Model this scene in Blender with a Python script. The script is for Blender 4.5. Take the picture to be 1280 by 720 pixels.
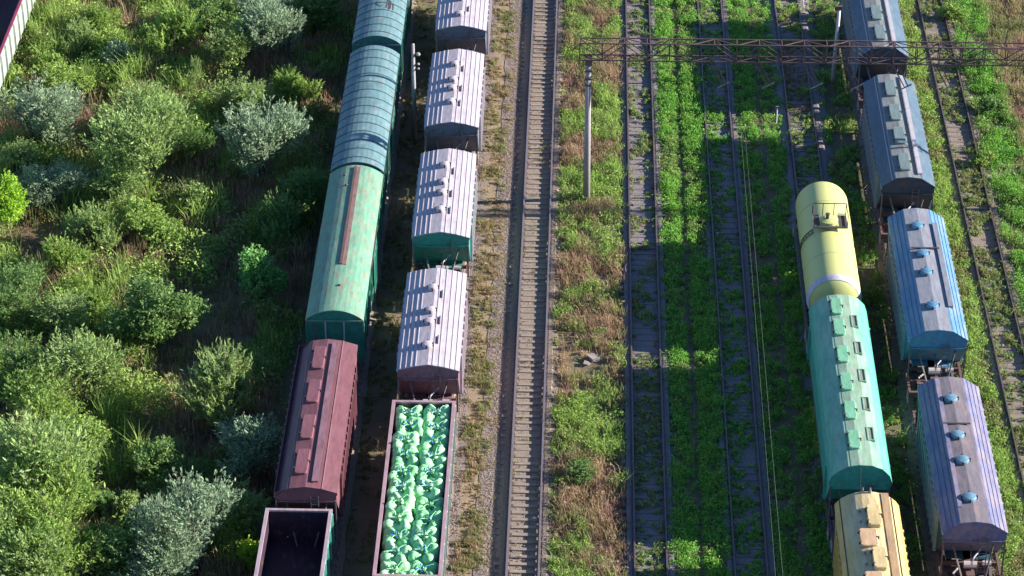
import bpy, math, random
import numpy as np
from mathutils import Vector, Matrix, noise
R = math.radians
for o in list(bpy.data.objects): bpy.data.objects.remove(o)
S = bpy.context.scene
COL = S.collection

# ------------------------------------------------------------------ camera, sky, sun, exposure
cam_d = bpy.data.cameras.new('camera'); cam = bpy.data.objects.new('camera', cam_d); COL.objects.link(cam)
cam.location = (0, 0, 81)
cam.rotation_euler = (R(90 - 31.6805), 0, R(1.5877))
cam_d.sensor_width = 36; cam_d.lens = 36 * 3500 / 1280
cam_d.clip_start = 1; cam_d.clip_end = 5000
S.camera = cam
SUN_EL = 21.2
SUN_DIR = Vector((1, 0.065, math.tan(R(SUN_EL)))).normalized()      # towards the sun
sd = bpy.data.lights.new('sun', 'SUN'); sd.energy = 5.0; sd.angle = R(0.5); sd.color = (1.0, 0.93, 0.82)
so = bpy.data.objects.new('sun', sd); COL.objects.link(so); so.location = (60, 120, 60)
so.rotation_euler = SUN_DIR.to_track_quat('Z', 'Y').to_euler()
W = bpy.data.worlds.new('World'); S.world = W; W.use_nodes = True
nt = W.node_tree; sky = nt.nodes.new('ShaderNodeTexSky'); sky.sky_type = 'NISHITA'; sky.sun_disc = False
sky.sun_elevation = R(SUN_EL); sky.sun_rotation = math.atan2(SUN_DIR.x, SUN_DIR.y)
sky.air_density = 0.9; sky.dust_density = 0.1; sky.ozone_density = 5.0
nt.links.new(sky.outputs[0], nt.nodes['Background'].inputs[0]); nt.nodes['Background'].inputs[1].default_value = 0.075
S.view_settings.view_transform = 'Standard'; S.view_settings.look = 'None'
S.view_settings.exposure = 1.55; S.view_settings.gamma = 1
S.render.resolution_x = 1024; S.render.resolution_y = 576

RT = 0.36          # height of the rail tops
rnd = random.Random(7)

# ------------------------------------------------------------------ materials
def mat(name, col, rough=0.6, col2=None, nscale=2.0, namt=0.5, col3=None, n3=8.0, t3=(0.6, 0.75), metallic=0.0,
        bump=0.0, bscale=30, stretch=(1, 1, 1), world=False, trans=0.0, island=0.0, spec=0.4, dust=None, dustamt=0.5, grime=False):
    m = bpy.data.materials.new(name); m.use_nodes = True
    n = m.node_tree; L = n.links; N = n.nodes
    bs = N['Principled BSDF']; bs.inputs['Roughness'].default_value = rough; bs.inputs['Metallic'].default_value = metallic
    bs.inputs['Specular IOR Level'].default_value = spec
    tc = N.new('ShaderNodeTexCoord'); mp = N.new('ShaderNodeMapping'); mp.inputs['Scale'].default_value = stretch
    if world:
        geo = N.new('ShaderNodeNewGeometry'); L.new(geo.outputs['Position'], mp.inputs[0])
    else:
        L.new(tc.outputs['Object'], mp.inputs[0])
    def noise_(sc, det=5):
        t = N.new('ShaderNodeTexNoise'); t.inputs['Scale'].default_value = sc; t.inputs['Detail'].default_value = det
        t.inputs['Roughness'].default_value = 0.6
        L.new(mp.outputs[0], t.inputs['Vector']); return t
    def ramp(src, a, b):
        r = N.new('ShaderNodeMapRange'); r.inputs[1].default_value = a; r.inputs[2].default_value = b; L.new(src, r.inputs[0]); return r.outputs[0]
    def mix(fac, c1, c2):
        x = N.new('ShaderNodeMix'); x.data_type = 'RGBA'
        if isinstance(fac, float): x.inputs[0].default_value = fac
        else: L.new(fac, x.inputs[0])
        for i, c in ((6, c1), (7, c2)):
            if isinstance(c, tuple): x.inputs[i].default_value = (*c, 1)
            else: L.new(c, x.inputs[i])
        return x.outputs[2]
    c = col
    if col2: c = mix(ramp(noise_(nscale).outputs[0], 0.5 - namt * 0.35, 0.5 + namt * 0.35), c, col2)
    if col3: c = mix(ramp(noise_(n3, 8).outputs[0], *t3), c, col3)
    if dust:
        g2 = N.new('ShaderNodeNewGeometry'); sp = N.new('ShaderNodeSeparateXYZ'); L.new(g2.outputs['True Normal'], sp.inputs[0])
        up_ = ramp(sp.outputs[2], 0.6, 0.95); mm = N.new('ShaderNodeMath'); mm.operation = 'MULTIPLY'
        L.new(up_, mm.inputs[0]); L.new(ramp(noise_(1.3, 9).outputs[0], 0.7 - dustamt * 0.6, 0.95 - dustamt * 0.45), mm.inputs[1])
        c = mix(mm.outputs[0], c, dust)
    if grime:
        w1 = N.new('ShaderNodeMapping'); w1.inputs['Scale'].default_value = (2.2, 0.5, 2.2); L.new(tc.outputs['Object'], w1.inputs[0])
        t1 = N.new('ShaderNodeTexNoise'); t1.inputs['Scale'].default_value = 2.0; t1.inputs['Detail'].default_value = 9; t1.inputs['Roughness'].default_value = .72; L.new(w1.outputs[0], t1.inputs['Vector'])
        mg = N.new('ShaderNodeMix'); mg.data_type = 'RGBA'; mg.blend_type = 'MULTIPLY'; mg.inputs[0].default_value = 1.0
        L.new(mix(ramp(t1.outputs[0], .4, .62), (1.05, 1.04, 1.02), (.78, .75, .73)), mg.inputs[7])
        if isinstance(c, tuple): mg.inputs[6].default_value = (*c, 1)
        else: L.new(c, mg.inputs[6])
        c = mg.outputs[2]
    if island:
        g = N.new('ShaderNodeNewGeometry'); hs = N.new('ShaderNodeHueSaturation')
        a = ramp(g.outputs['Random Per Island'], 0, 1)
        r1 = N.new('ShaderNodeMapRange'); r1.inputs[3].default_value = 1 - island; r1.inputs[4].default_value = 1 + island; L.new(g.outputs['Random Per Island'], r1.inputs[0])
        r2 = N.new('ShaderNodeMapRange'); r2.inputs[3].default_value = 0.5 + island * 0.05; r2.inputs[4].default_value = 0.5 - island * 0.05; L.new(g.outputs['Random Per Island'], r2.inputs[0])
        L.new(r1.outputs[0], hs.inputs['Value']); L.new(r2.outputs[0], hs.inputs['Hue'])
        if isinstance(c, tuple): hs.inputs['Color'].default_value = (*c, 1)
        else: L.new(c, hs.inputs['Color'])
        c = hs.outputs[0]
    if isinstance(c, tuple): bs.inputs['Base Color'].default_value = (*c, 1)
    else: L.new(c, bs.inputs['Base Color'])
    if bump:
        bn = N.new('ShaderNodeBump'); bn.inputs['Strength'].default_value = bump; bn.inputs['Distance'].default_value = 0.05
        L.new(noise_(bscale, 6).outputs[0], bn.inputs['Height']); L.new(bn.outputs[0], bs.inputs['Normal'])
    if trans:
        tr = N.new('ShaderNodeBsdfTranslucent'); ms = N.new('ShaderNodeMixShader'); ms.inputs[0].default_value = trans
        if isinstance(c, tuple): tr.inputs[0].default_value = (*c, 1)
        else: L.new(c, tr.inputs[0])
        L.new(bs.outputs[0], ms.inputs[1]); L.new(tr.outputs[0], ms.inputs[2]); L.new(ms.outputs[0], N['Material Output'].inputs[0])
    return m

def paint(name, c, c2=None, rust=(0.16, 0.07, 0.045), dust=None, dustamt=0.5, rustt=(0.62, 0.74), rough=0.45, st=(1, 0.35, 1)):
    c2 = c2 or tuple(v * 0.78 for v in c)
    c, c2, rust = [tuple(v * .86 for v in q) for q in (c, c2, rust)]
    if dust: dust = tuple(v * .86 for v in dust)
    return mat(name, c, rough + .12, c2, 1.6, 0.9, rust, 2.6, (rustt[0] - .07, rustt[1]), bump=0.25, bscale=5, stretch=st, dust=dust, dustamt=dustamt, grime=True)

M = {}
M['steel'] = mat('dark steel', (0.045, 0.038, 0.042), 0.6, (0.10, 0.065, 0.055), 3, 0.8)
M['frame_rust'] = mat('rusty frame', (0.16, 0.085, 0.085), 0.75, (0.09, 0.055, 0.06), 4, 0.8, (0.24, 0.16, 0.15), 7)
M['frame_grey'] = mat('grey frame', (0.15, 0.14, 0.15), 0.7, (0.09, 0.07, 0.075), 4, 0.8, (0.17, 0.10, 0.08), 7)
M['white_metal'] = mat('pale metal', (0.5, 0.46, 0.5), 0.5, (0.35, 0.31, 0.34), 3, 0.8)
M['rail_top'] = mat('rail steel', (0.17, 0.135, 0.14), 0.45, (0.10, 0.065, 0.06), 6, 0.8, metallic=0.35)
M['rail_shine'] = mat('worn rail steel', (0.30, 0.28, 0.31), 0.35, (0.2, 0.16, 0.17), 6, 0.8, metallic=0.5)
M['sleeper'] = mat('old sleeper wood', (0.31, 0.255, 0.22), 0.9, (0.16, 0.125, 0.105), 1.6, 0.7, (0.38, 0.33, 0.30), 6, stretch=(0.6, 3, 1), world=True, bump=0.5, bscale=20)
M['sleeper_dark'] = mat('dark sleeper wood', (0.14, 0.115, 0.115), 0.9, (0.22, 0.19, 0.19), 3, 0.9, (0.08, 0.06, 0.06), 9, stretch=(0.6, 5, 1), world=True, bump=0.5, bscale=20)
M['ballast_grey'] = mat('grey ballast', (0.215, 0.185, 0.19), 0.95, (0.15, 0.13, 0.14), 9, 0.6, (0.31, 0.27, 0.27), 22, (0.52, 0.72), world=True, bump=1.0, bscale=14)
M['ballast_brown'] = mat('brown dusty ballast', (0.27, 0.21, 0.16), 0.95, (0.17, 0.13, 0.10), 7, 0.6, (0.32, 0.27, 0.22), 18, (0.5, 0.75), world=True, bump=1.0, bscale=14)
M['gravel_brown'] = mat('brown gravel', (0.27, 0.205, 0.175), 0.95, (0.20, 0.15, 0.13), 6, 0.6, (0.30, 0.25, 0.23), 18, (0.5, 0.72), world=True, bump=1.0, bscale=14)
M['stone'] = mat('ballast stone', (0.25, 0.205, 0.195), 0.9, (0.17, 0.135, 0.13), 3, 0.9, world=True, island=0.35)
M['path'] = mat('trodden dirt', (0.30, 0.215, 0.145), 0.95, (0.20, 0.155, 0.09), 1.2, 0.7, (0.28, 0.225, 0.175), 5, (0.5, 0.7), world=True, bump=0.8, bscale=9)
M['soil'] = mat('dark soil', (0.085, 0.078, 0.042), 0.95, (0.17, 0.125, 0.085), 0.35, 0.6, (0.085, 0.12, 0.035), 1.7, (0.45, 0.7), world=True, bump=0.8, bscale=6)
M['soil_dry'] = mat('dry ground', (0.21, 0.145, 0.105), 0.95, (0.12, 0.10, 0.06), 0.5, 0.7, (0.09, 0.11, 0.03), 1.7, (0.5, 0.7), world=True, bump=0.8, bscale=6)

def leafm(name, c, c2, island=0.35, sc=0.5, trans=0.45, rough=0.6, amt=0.6):
    c = tuple(min(v * 1.8, .6) for v in c); c2 = tuple(min(v * 1.8, .6) for v in c2)
    return mat(name, c, rough, c2, sc, amt, world=True, trans=trans, island=island, spec=0.25)
M['lf_willow'] = leafm('grey green leaves', (0.17, 0.225, 0.09), (0.135, 0.205, 0.055), amt=0.8)
M['lf_green'] = leafm('green leaves', (0.075, 0.14, 0.042), (0.105, 0.165, 0.05))
M['lf_bright'] = leafm('yellow green leaves', (0.165, 0.23, 0.052), (0.13, 0.205, 0.05))
M['lf_lime'] = leafm('lime leaves', (0.22, 0.34, 0.03), (0.13, 0.24, 0.03))
M['lf_fresh'] = leafm('fresh green leaves', (0.085, 0.20, 0.06), (0.12, 0.24, 0.07))
M['lf_silver'] = leafm('silvery leaves', (0.175, 0.225, 0.15), (0.14, 0.20, 0.11))
M['lf_spike'] = leafm('reedy shoots', (0.12, 0.18, 0.07), (0.15, 0.20, 0.06))
M['wd'] = [leafm('bright weed leaves', (0.14, 0.22, 0.046), (0.175, 0.24, 0.065), sc=0.35),
           leafm('mid green weed leaves', (0.10, 0.16, 0.048), (0.135, 0.18, 0.055), sc=0.5),
           leafm('dry straw stalks', (0.23, 0.175, 0.105), (0.19, 0.15, 0.08), sc=0.6),
           leafm('reddish dry stalks', (0.18, 0.10, 0.085), (0.2, 0.13, 0.09), sc=0.6),
           leafm('olive weed leaves', (0.13, 0.145, 0.055), (0.16, 0.155, 0.065), sc=0.5),
           leafm('vivid green weed leaves', (0.085, 0.215, 0.035), (0.125, 0.235, 0.04), sc=0.5)]
M['bark'] = mat('bark', (0.07, 0.055, 0.045), 0.9, (0.12, 0.10, 0.09), 5, 0.8)
M['concrete'] = mat('weathered concrete', (0.33, 0.30, 0.31), 0.85, (0.21, 0.19, 0.19), 2, 0.8, stretch=(1, 1, 0.3), bump=0.3)
M['truss'] = mat('maroon truss paint', (0.11, 0.062, 0.065), 0.7, (0.08, 0.05, 0.05), 2, 0.8, (0.2, 0.12, 0.11), 6)
M['truss_b'] = mat('brown truss paint', (0.13, 0.075, 0.07), 0.7, (0.09, 0.055, 0.05), 2, 0.8)
M['wire'] = mat('pale wire', (0.09, 0.11, 0.10), 0.5)
M['insul'] = mat('insulator', (0.22, 0.20, 0.19), 0.4)
M['lampglass'] = mat('lamp glass', (0.7, 0.72, 0.75), 0.2)

# ------------------------------------------------------------------ mesh helpers
class MB:
    def __init__(s): s.v = []; s.f = []; s.mi = []
    def add(s, vs, fs, mi=0):
        b = len(s.v); s.v += [tuple(v) for v in vs]; s.f += [tuple(i + b for i in f) for f in fs]; s.mi += [mi] * len(fs); return s
    def box(s, x0, x1, y0, y1, z0, z1, mi=0):
        return s.add([(x0, y0, z0), (x1, y0, z0), (x1, y1, z0), (x0, y1, z0), (x0, y0, z1), (x1, y0, z1), (x1, y1, z1), (x0, y1, z1)],
                     [(0, 3, 2, 1), (4, 5, 6, 7), (0, 1, 5, 4), (1, 2, 6, 5), (2, 3, 7, 6), (3, 0, 4, 7)], mi)
    def bar(s, p, q, w, h=None, mi=0):
        h = h or w; p = Vector(p); q = Vector(q); d = (q - p).normalized()
        u = Vector((0, 0, 1)) if abs(d.z) < 0.95 else Vector((0, 1, 0))
        a = d.cross(u).normalized() * w / 2; b = a.cross(d).normalized() * h / 2
        vs = [p - a - b, p + a - b, p + a + b, p - a + b, q - a - b, q + a - b, q + a + b, q - a + b]
        return s.add(vs, [(0, 3, 2, 1), (4, 5, 6, 7), (0, 1, 5, 4), (1, 2, 6, 5), (2, 3, 7, 6), (3, 0, 4, 7)], mi)
    def tube(s, pts, r, n=8, mi=0, caps=True):
        pts = [Vector(p) for p in pts]; rs = r if isinstance(r, (list, tuple)) else [r] * len(pts)
        rings = []
        for i, p in enumerate(pts):
            d = (pts[min(i + 1, len(pts) - 1)] - pts[max(i - 1, 0)]).normalized()
            u = Vector((0, 0, 1)) if abs(d.z) < 0.9 else Vector((0, 1, 0))
            a = d.cross(u).normalized(); b = a.cross(d)
            rings.append([p + (a * math.cos(t) + b * math.sin(t)) * rs[i] for t in [2 * math.pi * k / n for k in range(n)]])
        return s.loft(rings, mi, caps)
    def loft(s, rings, mi=0, caps=True, closed=True):
        n = len(rings[0]); vs = [v for r in rings for v in r]; fs = []
        for i in range(len(rings) - 1):
            for k in range(n if closed else n - 1):
                a = i * n + k; b = i * n + (k + 1) % n; fs.append((a, b, b + n, a + n))
        if caps: fs.append(tuple(range(n - 1, -1, -1))); fs.append(tuple(range((len(rings) - 1) * n, len(rings) * n)))
        return s.add(vs, fs, mi)
    def prism(s, prof, y0, y1, mi=0):                    # closed profile (x, z) along y
        return s.loft([[(x, y0, z) for x, z in prof], [(x, y1, z) for x, z in prof]], mi)
    def lathe(s, prof, n=16, c=(0, 0, 0), mi=0):
        rings = [[(c[0] + r * math.cos(2 * math.pi * k / n), c[1] + r * math.sin(2 * math.pi * k / n), c[2] + z) for k in range(n)] for r, z in prof]
        return s.loft(rings, mi)
    def mesh(s, name, mats, smooth=False):
        me = bpy.data.meshes.new(name); me.from_pydata([tuple(v) for v in s.v], [], s.f); me.validate()
        for m in (mats if isinstance(mats, list) else [mats]): me.materials.append(m)
        if len(me.polygons) == len(s.mi): me.polygons.foreach_set('material_index', s.mi)
        if smooth: me.polygons.foreach_set('use_smooth', [True] * len(me.polygons))
        bm_fix(me); return me
    def build(s, name, m, parent=None, loc=(0, 0, 0), smooth=False, rot=(0, 0, 0)):
        return link(name, s.mesh(name, m, smooth), parent, loc, rot)

def bm_fix(me):
    import bmesh
    b = bmesh.new(); b.from_mesh(me); bmesh.ops.recalc_face_normals(b, faces=b.faces); b.to_mesh(me); b.free()

def link(name, data, parent=None, loc=(0, 0, 0), rot=(0, 0, 0), scale=(1, 1, 1)):
    o = bpy.data.objects.new(name, data); COL.objects.link(o); o.parent = parent
    o.location = loc; o.rotation_euler = rot; o.scale = scale; return o
def thing(name, label, cat, loc=(0, 0, 0), rz=0, group=None):
    o = link(name, None, None, loc, (0, 0, rz)); o.empty_display_size = 0.2
    o['label'] = label; o['category'] = cat
    if group: o['group'] = group
    return o
def tag(o, label, cat, group=None):
    o['label'] = label; o['category'] = cat
    if group: o['group'] = group
    return o
def structure(o): o['kind'] = 'structure'; return o
CH = {}
def copy_tree(root, loc, label, rz=None):
    def rec(o, par):
        c = o.copy(); COL.objects.link(c); c.parent = par
        for k in [q for q in allobjs if q.parent == o]: rec(k, c)
        return c
    allobjs = [q for q in COL.objects if q.parent is not None and (q.parent == root or q.parent.parent == root)]
    r = rec(root, None); r.location = loc; r['label'] = label
    if rz is not None: r.rotation_euler.z = rz
    return r

# ------------------------------------------------------------------ ground, ballast, tracks
def sheet(name, m, x0, x1, y0, y1, z, nx=1, ny=1, wob=0.0, zw=0.0, kind='structure'):
    b = MB(); vs = []
    for j in range(ny + 1):
        for i in range(nx + 1):
            x = x0 + (x1 - x0) * i / nx; y = y0 + (y1 - y0) * j / ny
            if wob and i in (0, nx): x += wob * noise.noise((x * 3, y * 0.9, 3.1)) + wob * 0.6 * noise.noise((x * 3, y * 3.1, 9.1))
            zz = z + (zw * noise.noise((x * 0.8, y * 0.8, 0)) if 0 < i < nx else 0)
            vs.append((x, y, zz))
    fs = [(j * (nx + 1) + i, j * (nx + 1) + i + 1, (j + 1) * (nx + 1) + i + 1, (j + 1) * (nx + 1) + i) for j in range(ny) for i in range(nx)]
    o = b.add(vs, fs).build(name, m); o['kind'] = kind
    return o
sheet('ground', M['soil'], -2500, 2500, -1500, 3500, 0)
YA, YB = 70, 240
sheet('dirt_path', M['path'], -6.05, -3.9, YA, YB, 0.03, 2, 200, 0.25)
sheet('dry_ground', M['soil_dry'], -1.3, 2.3, YA, YB, 0.008, 2, 200, 0.2)
sheet('dry_ground', M['soil_dry'], 20.0, 60, YA, YB, 0.008, 2, 200, 0.3)
sheet('grass_ground', M['soil_dry'], 4.9, 12.2, YA, YB, 0.012, 2, 100, 0.2)
sheet('dry_ground', M['soil_dry'], -10.9, -9.1, YA, YB, 0.008, 2, 100, 0.3)

railprof = [(-0.075, 0), (0.075, 0), (0.07, 0.02), (0.012, 0.045), (0.012, 0.15), (0.037, 0.16), (0.037, 0.2), (-0.037, 0.2), (-0.037, 0.16), (-0.012, 0.15), (-0.012, 0.045), (-0.07, 0.02)]
def rail_mesh(m):
    me = MB().prism(railprof, YA, YB).mesh('rail', [M['steel'], m])
    for p in me.polygons:
        if p.center.z > .17: p.material_index = 1
    return me
rails = {'rail_top': rail_mesh(M['rail_top']), 'rail_shine': rail_mesh(M['rail_shine'])}
def sleeper_mesh(m, seed):
    r = random.Random(seed); b = MB(); j = lambda a: r.uniform(-a, a)
    x = 1.32; w = 0.115; z0, z1 = 0.0, 0.15
    vs = [(-x + j(.05), -w + j(.012), z0), (x + j(.05), -w + j(.012), z0), (x + j(.05), w + j(.012), z0), (-x + j(.05), w + j(.012), z0)]
    vs += [(a * 0.995, bb * 0.93, z1 + j(.006)) for a, bb, _ in vs[:4]]
    b.add(vs, [(0, 3, 2, 1), (4, 5, 6, 7), (0, 1, 5, 4), (1, 2, 6, 5), (2, 3, 7, 6), (3, 0, 4, 7)])
    for s in (-0.762, 0.762): b.box(s - 0.15, s + 0.15, -0.085, 0.085, z1 + 0.001, z1 + 0.016, 1)
    return b.mesh('sleeper', [m, M['rail_top']])
slp = {k: [sleeper_mesh(M[k], 10 + i) for i in range(4)] for k in ('sleeper', 'sleeper_dark')}
def track(name_x, bed, slk, shine, bedw=1.75, bury=0.0, y0=98, y1=172, step=0.6, inner=None):
    t = structure(link('railway_track', None, None, (name_x, 0, 0)))
    b = MB(); ys = np.arange(YA, YB + 1, 0.5); rings = []
    top = 0.10 + bury
    for y in ys:
        w1 = bedw + 0.16 * noise.noise((name_x, y * 0.8, 1)) ; w2 = bedw + 0.16 * noise.noise((name_x, y * 0.8, 7))
        zc = top + 0.05 * noise.noise((name_x, y * .55, 4)) + .015 * noise.noise((name_x, y * 2.1, 8))
        rings.append([(-w1, y, 0.0), (-w1 + 0.3, y, top * 0.9), (-1.12, y, top + .065), (-.9, y, top + .055), (-.72, y, zc - .01), (0, y, zc - 0.015), (.72, y, zc - .01), (.9, y, top + .055), (1.12, y, top + .065), (w2 - 0.3, y, top * 0.9), (w2, y, 0.0)])
    b.loft(rings, caps=False, closed=False).build('ballast_bed', M[bed], t)
    for s in (-0.762 - 0.0, 0.762): link('rail', rails[shine], t, (s, 0, RT - 0.2))
    y = y0; i = 0
    while y < y1:
        r = rnd.random()
        link('sleeper', slp[slk][rnd.randrange(4)], t, (rnd.uniform(-.04, .04), y, RT - 0.2 - 0.15 - 0.012 + rnd.uniform(-.012, .004)), (0, 0, rnd.uniform(-.02, .02)))
        y += step * rnd.uniform(0.93, 1.07)
    return t
track(-2.43, 'ballast_brown', 'sleeper', 'rail_shine', 1.5, bury=.004)
track(3.64, 'ballast_grey', 'sleeper_dark', 'rail_top', 1.15, bury=0.03)
track(8.36, 'ballast_grey', 'sleeper_dark', 'rail_top', 1.12, bury=0.025)
track(13.42, 'ballast_grey', 'sleeper_dark', 'rail_top', 1.6, bury=0.02)
track(18.3, 'ballast_brown', 'sleeper_dark', 'rail_top', 1.6)
track(22.87, 'ballast_brown', 'sleeper_dark', 'rail_top', 1.4, bury=0.035)
track(-7.45, 'ballast_brown', 'sleeper_dark', 'rail_top', 1.6)
track(-12.55, 'ballast_brown', 'sleeper_dark', 'rail_top', 1.6)
track(-37.2, 'ballast_brown', 'sleeper_dark', 'rail_top', 1.6, y0=145)
sheet('gravel_strip', M['gravel_brown'], -4.75, -3.75, YA, YB, 0.055, 2, 200, 0.16)
sheet('gravel_strip', M['gravel_brown'], -6.2, -5.55, YA, YB, 0.05, 2, 200, 0.16)

Q = cam.rotation_euler.to_matrix()
def ground_at0(px, py, z=0):
    d = Q @ Vector(((px - 640) / 3500, -(py - 360) / 3500, -1)); t = (z - 81) / d.z
    return d.x * t, d.y * t
# big batches of triangles made with numpy (grass, weeds, stones)
def np_mesh(name, V, F, mats, mi=None, smooth=False):
    me = bpy.data.meshes.new(name); me.vertices.add(len(V)); me.vertices.foreach_set('co', V.astype(np.float32).ravel())
    n = F.shape[1]; me.loops.add(F.size); me.loops.foreach_set('vertex_index', F.astype(np.int32).ravel())
    me.polygons.add(len(F)); me.polygons.foreach_set('loop_start', np.arange(0, F.size, n, dtype=np.int32)); me.polygons.foreach_set('loop_total', np.full(len(F), n, dtype=np.int32))
    for m in mats: me.materials.append(m)
    if mi is not None: me.polygons.foreach_set('material_index', mi.astype(np.int32))
    me.update(calc_edges=True); return me
rs = np.random.RandomState(5)
def vnoise(x, y, s, seed=0):
    return np.array([noise.fractal((a * s, b * s, seed * 7.7), 0.8, 2.0, 3) for a, b in zip(x, y)])

# stones scattered on the ballast
def stones(n, xr, yr=(100, 170), size=(0.02, 0.045), z=0.1):
    base = np.array([(1, 0, 0), (-1, 0, 0), (0, 1, 0), (0, -1, 0), (0, 0, 1), (0, 0, -1)], float)
    fc = np.array([(0, 2, 4), (2, 1, 4), (1, 3, 4), (3, 0, 4), (2, 0, 5), (1, 2, 5), (3, 1, 5), (0, 3, 5)])
    P = np.stack([rs.uniform(*xr, n), rs.uniform(*yr, n), np.full(n, z)], 1)
    V = base[None] * rs.uniform(*size, (n, 1, 1)) * rs.uniform(0.6, 1.2, (n, 6, 1)); a = rs.uniform(0, 6.28, n)
    c, s = np.cos(a)[:, None], np.sin(a)[:, None]; x = V[:, :, 0] * c - V[:, :, 1] * s; y = V[:, :, 0] * s + V[:, :, 1] * c
    V = np.stack([x, y, V[:, :, 2] * 0.7], 2) + P[:, None]
    F = (fc[None] + (np.arange(n) * 6)[:, None, None]).reshape(-1, 3)
    o = link('ballast_stones', np_mesh('ballast_stones', V.reshape(-1, 3), F, [M['stone']])); o['kind'] = 'stuff'
stones(14000, (-4.7, -3.4), z=0.07); stones(3500, (-6.2, -5.6), z=0.06); stones(5000, (-3.2, -1.0), z=0.10, size=(.025, .05)); stones(7000, (2.0, 5.1), z=0.11)
stones(4000, (7.0, 9.8), z=0.10); stones(2500, (21.6, 24.2), z=0.11); stones(3000, (15.2, 17), z=0.06)

# tufts: grass blades and leafy weeds
def blades(P, h, nb, spread, lean, w):
    """P (n,3) tuft bases -> triangles (two per blade)"""
    n = len(P); k = n * nb
    base = np.repeat(P, nb, 0) + np.concatenate([rs.normal(0, 1, (k, 2)) * np.repeat(spread, nb)[:, None], np.zeros((k, 1))], 1)
    hh = np.repeat(h, nb) * rs.uniform(0.5, 1.15, k); a = rs.uniform(0, 6.283, k); ln = rs.uniform(0.15, 1, k) * lean
    d = np.stack([np.cos(a), np.sin(a)], 1); wv = np.stack([-np.sin(a), np.cos(a), np.zeros(k)], 1) * (w * rs.uniform(.6, 1.3, k))[:, None]
    mid = base + np.concatenate([d * (hh * ln * 0.35)[:, None], (hh * 0.6)[:, None]], 1)
    tip = base + np.concatenate([d * (hh * ln)[:, None], hh[:, None] * (1 - 0.25 * ln)[:, None]], 1)
    V = np.stack([base - wv, base + wv, mid + wv * .9, mid - wv * .9, tip], 1).reshape(-1, 3)
    o = (np.arange(k) * 5)[:, None]
    F = np.concatenate([o + np.array([[0, 1, 2]]), o + np.array([[0, 2, 3]]), o + np.array([[3, 2, 4]])], 1).reshape(-1, 3)
    return V, F, nb * 3
def leafclumps(P, h, nb, size):
    """leafy weed: nb leaf quads in a dome"""
    n = len(P); k = n * nb; hh = np.repeat(h, nb)
    a = rs.uniform(0, 6.283, k); r = np.sqrt(rs.uniform(0, 1, k)) * hh * 0.62; zz = hh * (1 - 0.55 * (r / (hh * 0.62)) ** 2) * rs.uniform(0.45, 1.05, k)
    c = np.repeat(P, nb, 0) + np.stack([np.cos(a) * r, np.sin(a) * r, zz], 1)
    u = rs.normal(0, 1, (k, 3)); u[:, 2] = u[:, 2] * 0.6 + 0.25; u /= np.linalg.norm(u, axis=1)[:, None]
    q = rs.normal(0, 1, (k, 3)); v = np.cross(u, q); v /= np.linalg.norm(v, axis=1)[:, None]
    s = (size * rs.uniform(0.6, 1.4, k))[:, None]
    V = np.stack([c - u * s, c + v * s * 0.45, c + u * s, c - v * s * 0.45], 1).reshape(-1, 3)
    o = (np.arange(k) * 4)[:, None]
    F = np.concatenate([o + np.array([[0, 1, 2]]), o + np.array([[0, 2, 3]])], 1).reshape(-1, 3)
    return V, F, nb * 2
def zone(name, xr, dens, h, leafy=0.6, pal=lambda n1, n2: 0, yr=(99, 171), dens_fn=None, hfn=None, z=0.02, nbl=12, nlf=30, lw=0.012, ls=0.06):
    n = int(dens * (xr[1] - xr[0]) * (yr[1] - yr[0])); x = rs.uniform(*xr, n); y = rs.uniform(*yr, n)
    # only as far as the camera could see
    n1 = vnoise(x, y, 0.28, 1); n2 = vnoise(x, y, 1.1, 2)
    if dens_fn is not None:
        keep = rs.uniform(0, 1, n) < dens_fn(x, y, n1, n2); x, y, n1, n2 = x[keep], y[keep], n1[keep], n2[keep]; n = len(x)
    P = np.stack([x, y, np.full(n, z)], 1); hh = rs.uniform(*h, n) * (1 + 0.5 * n2)
    if hfn is not None: hh = hh * hfn(x, y)
    hh = np.maximum(hh, 0.05)
    m = np.array([pal(a, b) for a, b in zip(n1, n2)])
    isleaf = rs.uniform(0, 1, n) < leafy; isleaf = np.where((m == 2) | (m == 3), rs.uniform(0, 1, n) < leafy * 0.35, isleaf)
    V1, F1, k1 = leafclumps(P[isleaf], hh[isleaf], nlf, ls); m1 = np.repeat(m[isleaf], k1)
    V2, F2, k2 = blades(P[~isleaf], hh[~isleaf] * 1.35, nbl, np.clip(hh[~isleaf] * 0.3, .03, .25), 0.6, lw); m2 = np.repeat(m[~isleaf], k2)
    o = link(name, np_mesh(name, np.concatenate([V1, V2]), np.concatenate([F1, F2 + len(V1)]), M['wd'], np.concatenate([m1, m2]))); o['kind'] = 'stuff'
    return o
R_ = rnd.random
def pal_mix(a, b):
    t = a * 1.3 + b * 0.5 + rnd.gauss(0, 0.13)
    return 0 if t > 0.12 else (1 if t > -0.05 and R_() < .55 else (4 if t > -0.18 else (2 if R_() < 0.6 else 3)))
def pal_green(a, b):
    t = a + b + rnd.gauss(0, .2); return 5 if t > -0.2 else (1 if R_() < .6 else 0)
def pal_dry(a, b):
    t = a + b * .6 + rnd.gauss(0, .15); return 4 if t > 0.1 else (2 if t > -.25 else 3)
def pal_left(a, b):
    t = a * 1.2 + b * .4 + rnd.gauss(0, .15); return 0 if t > .32 else (1 if t > .08 else (4 if t > -.08 else (2 if R_() < .5 else 3)))
clear = lambda cx, cy, rx, ry: (lambda x, y: ((x - cx) / rx) ** 2 + ((y - cy) / ry) ** 2)
hole = clear(0.45, 123.8, 1.0, 1.3)
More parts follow.
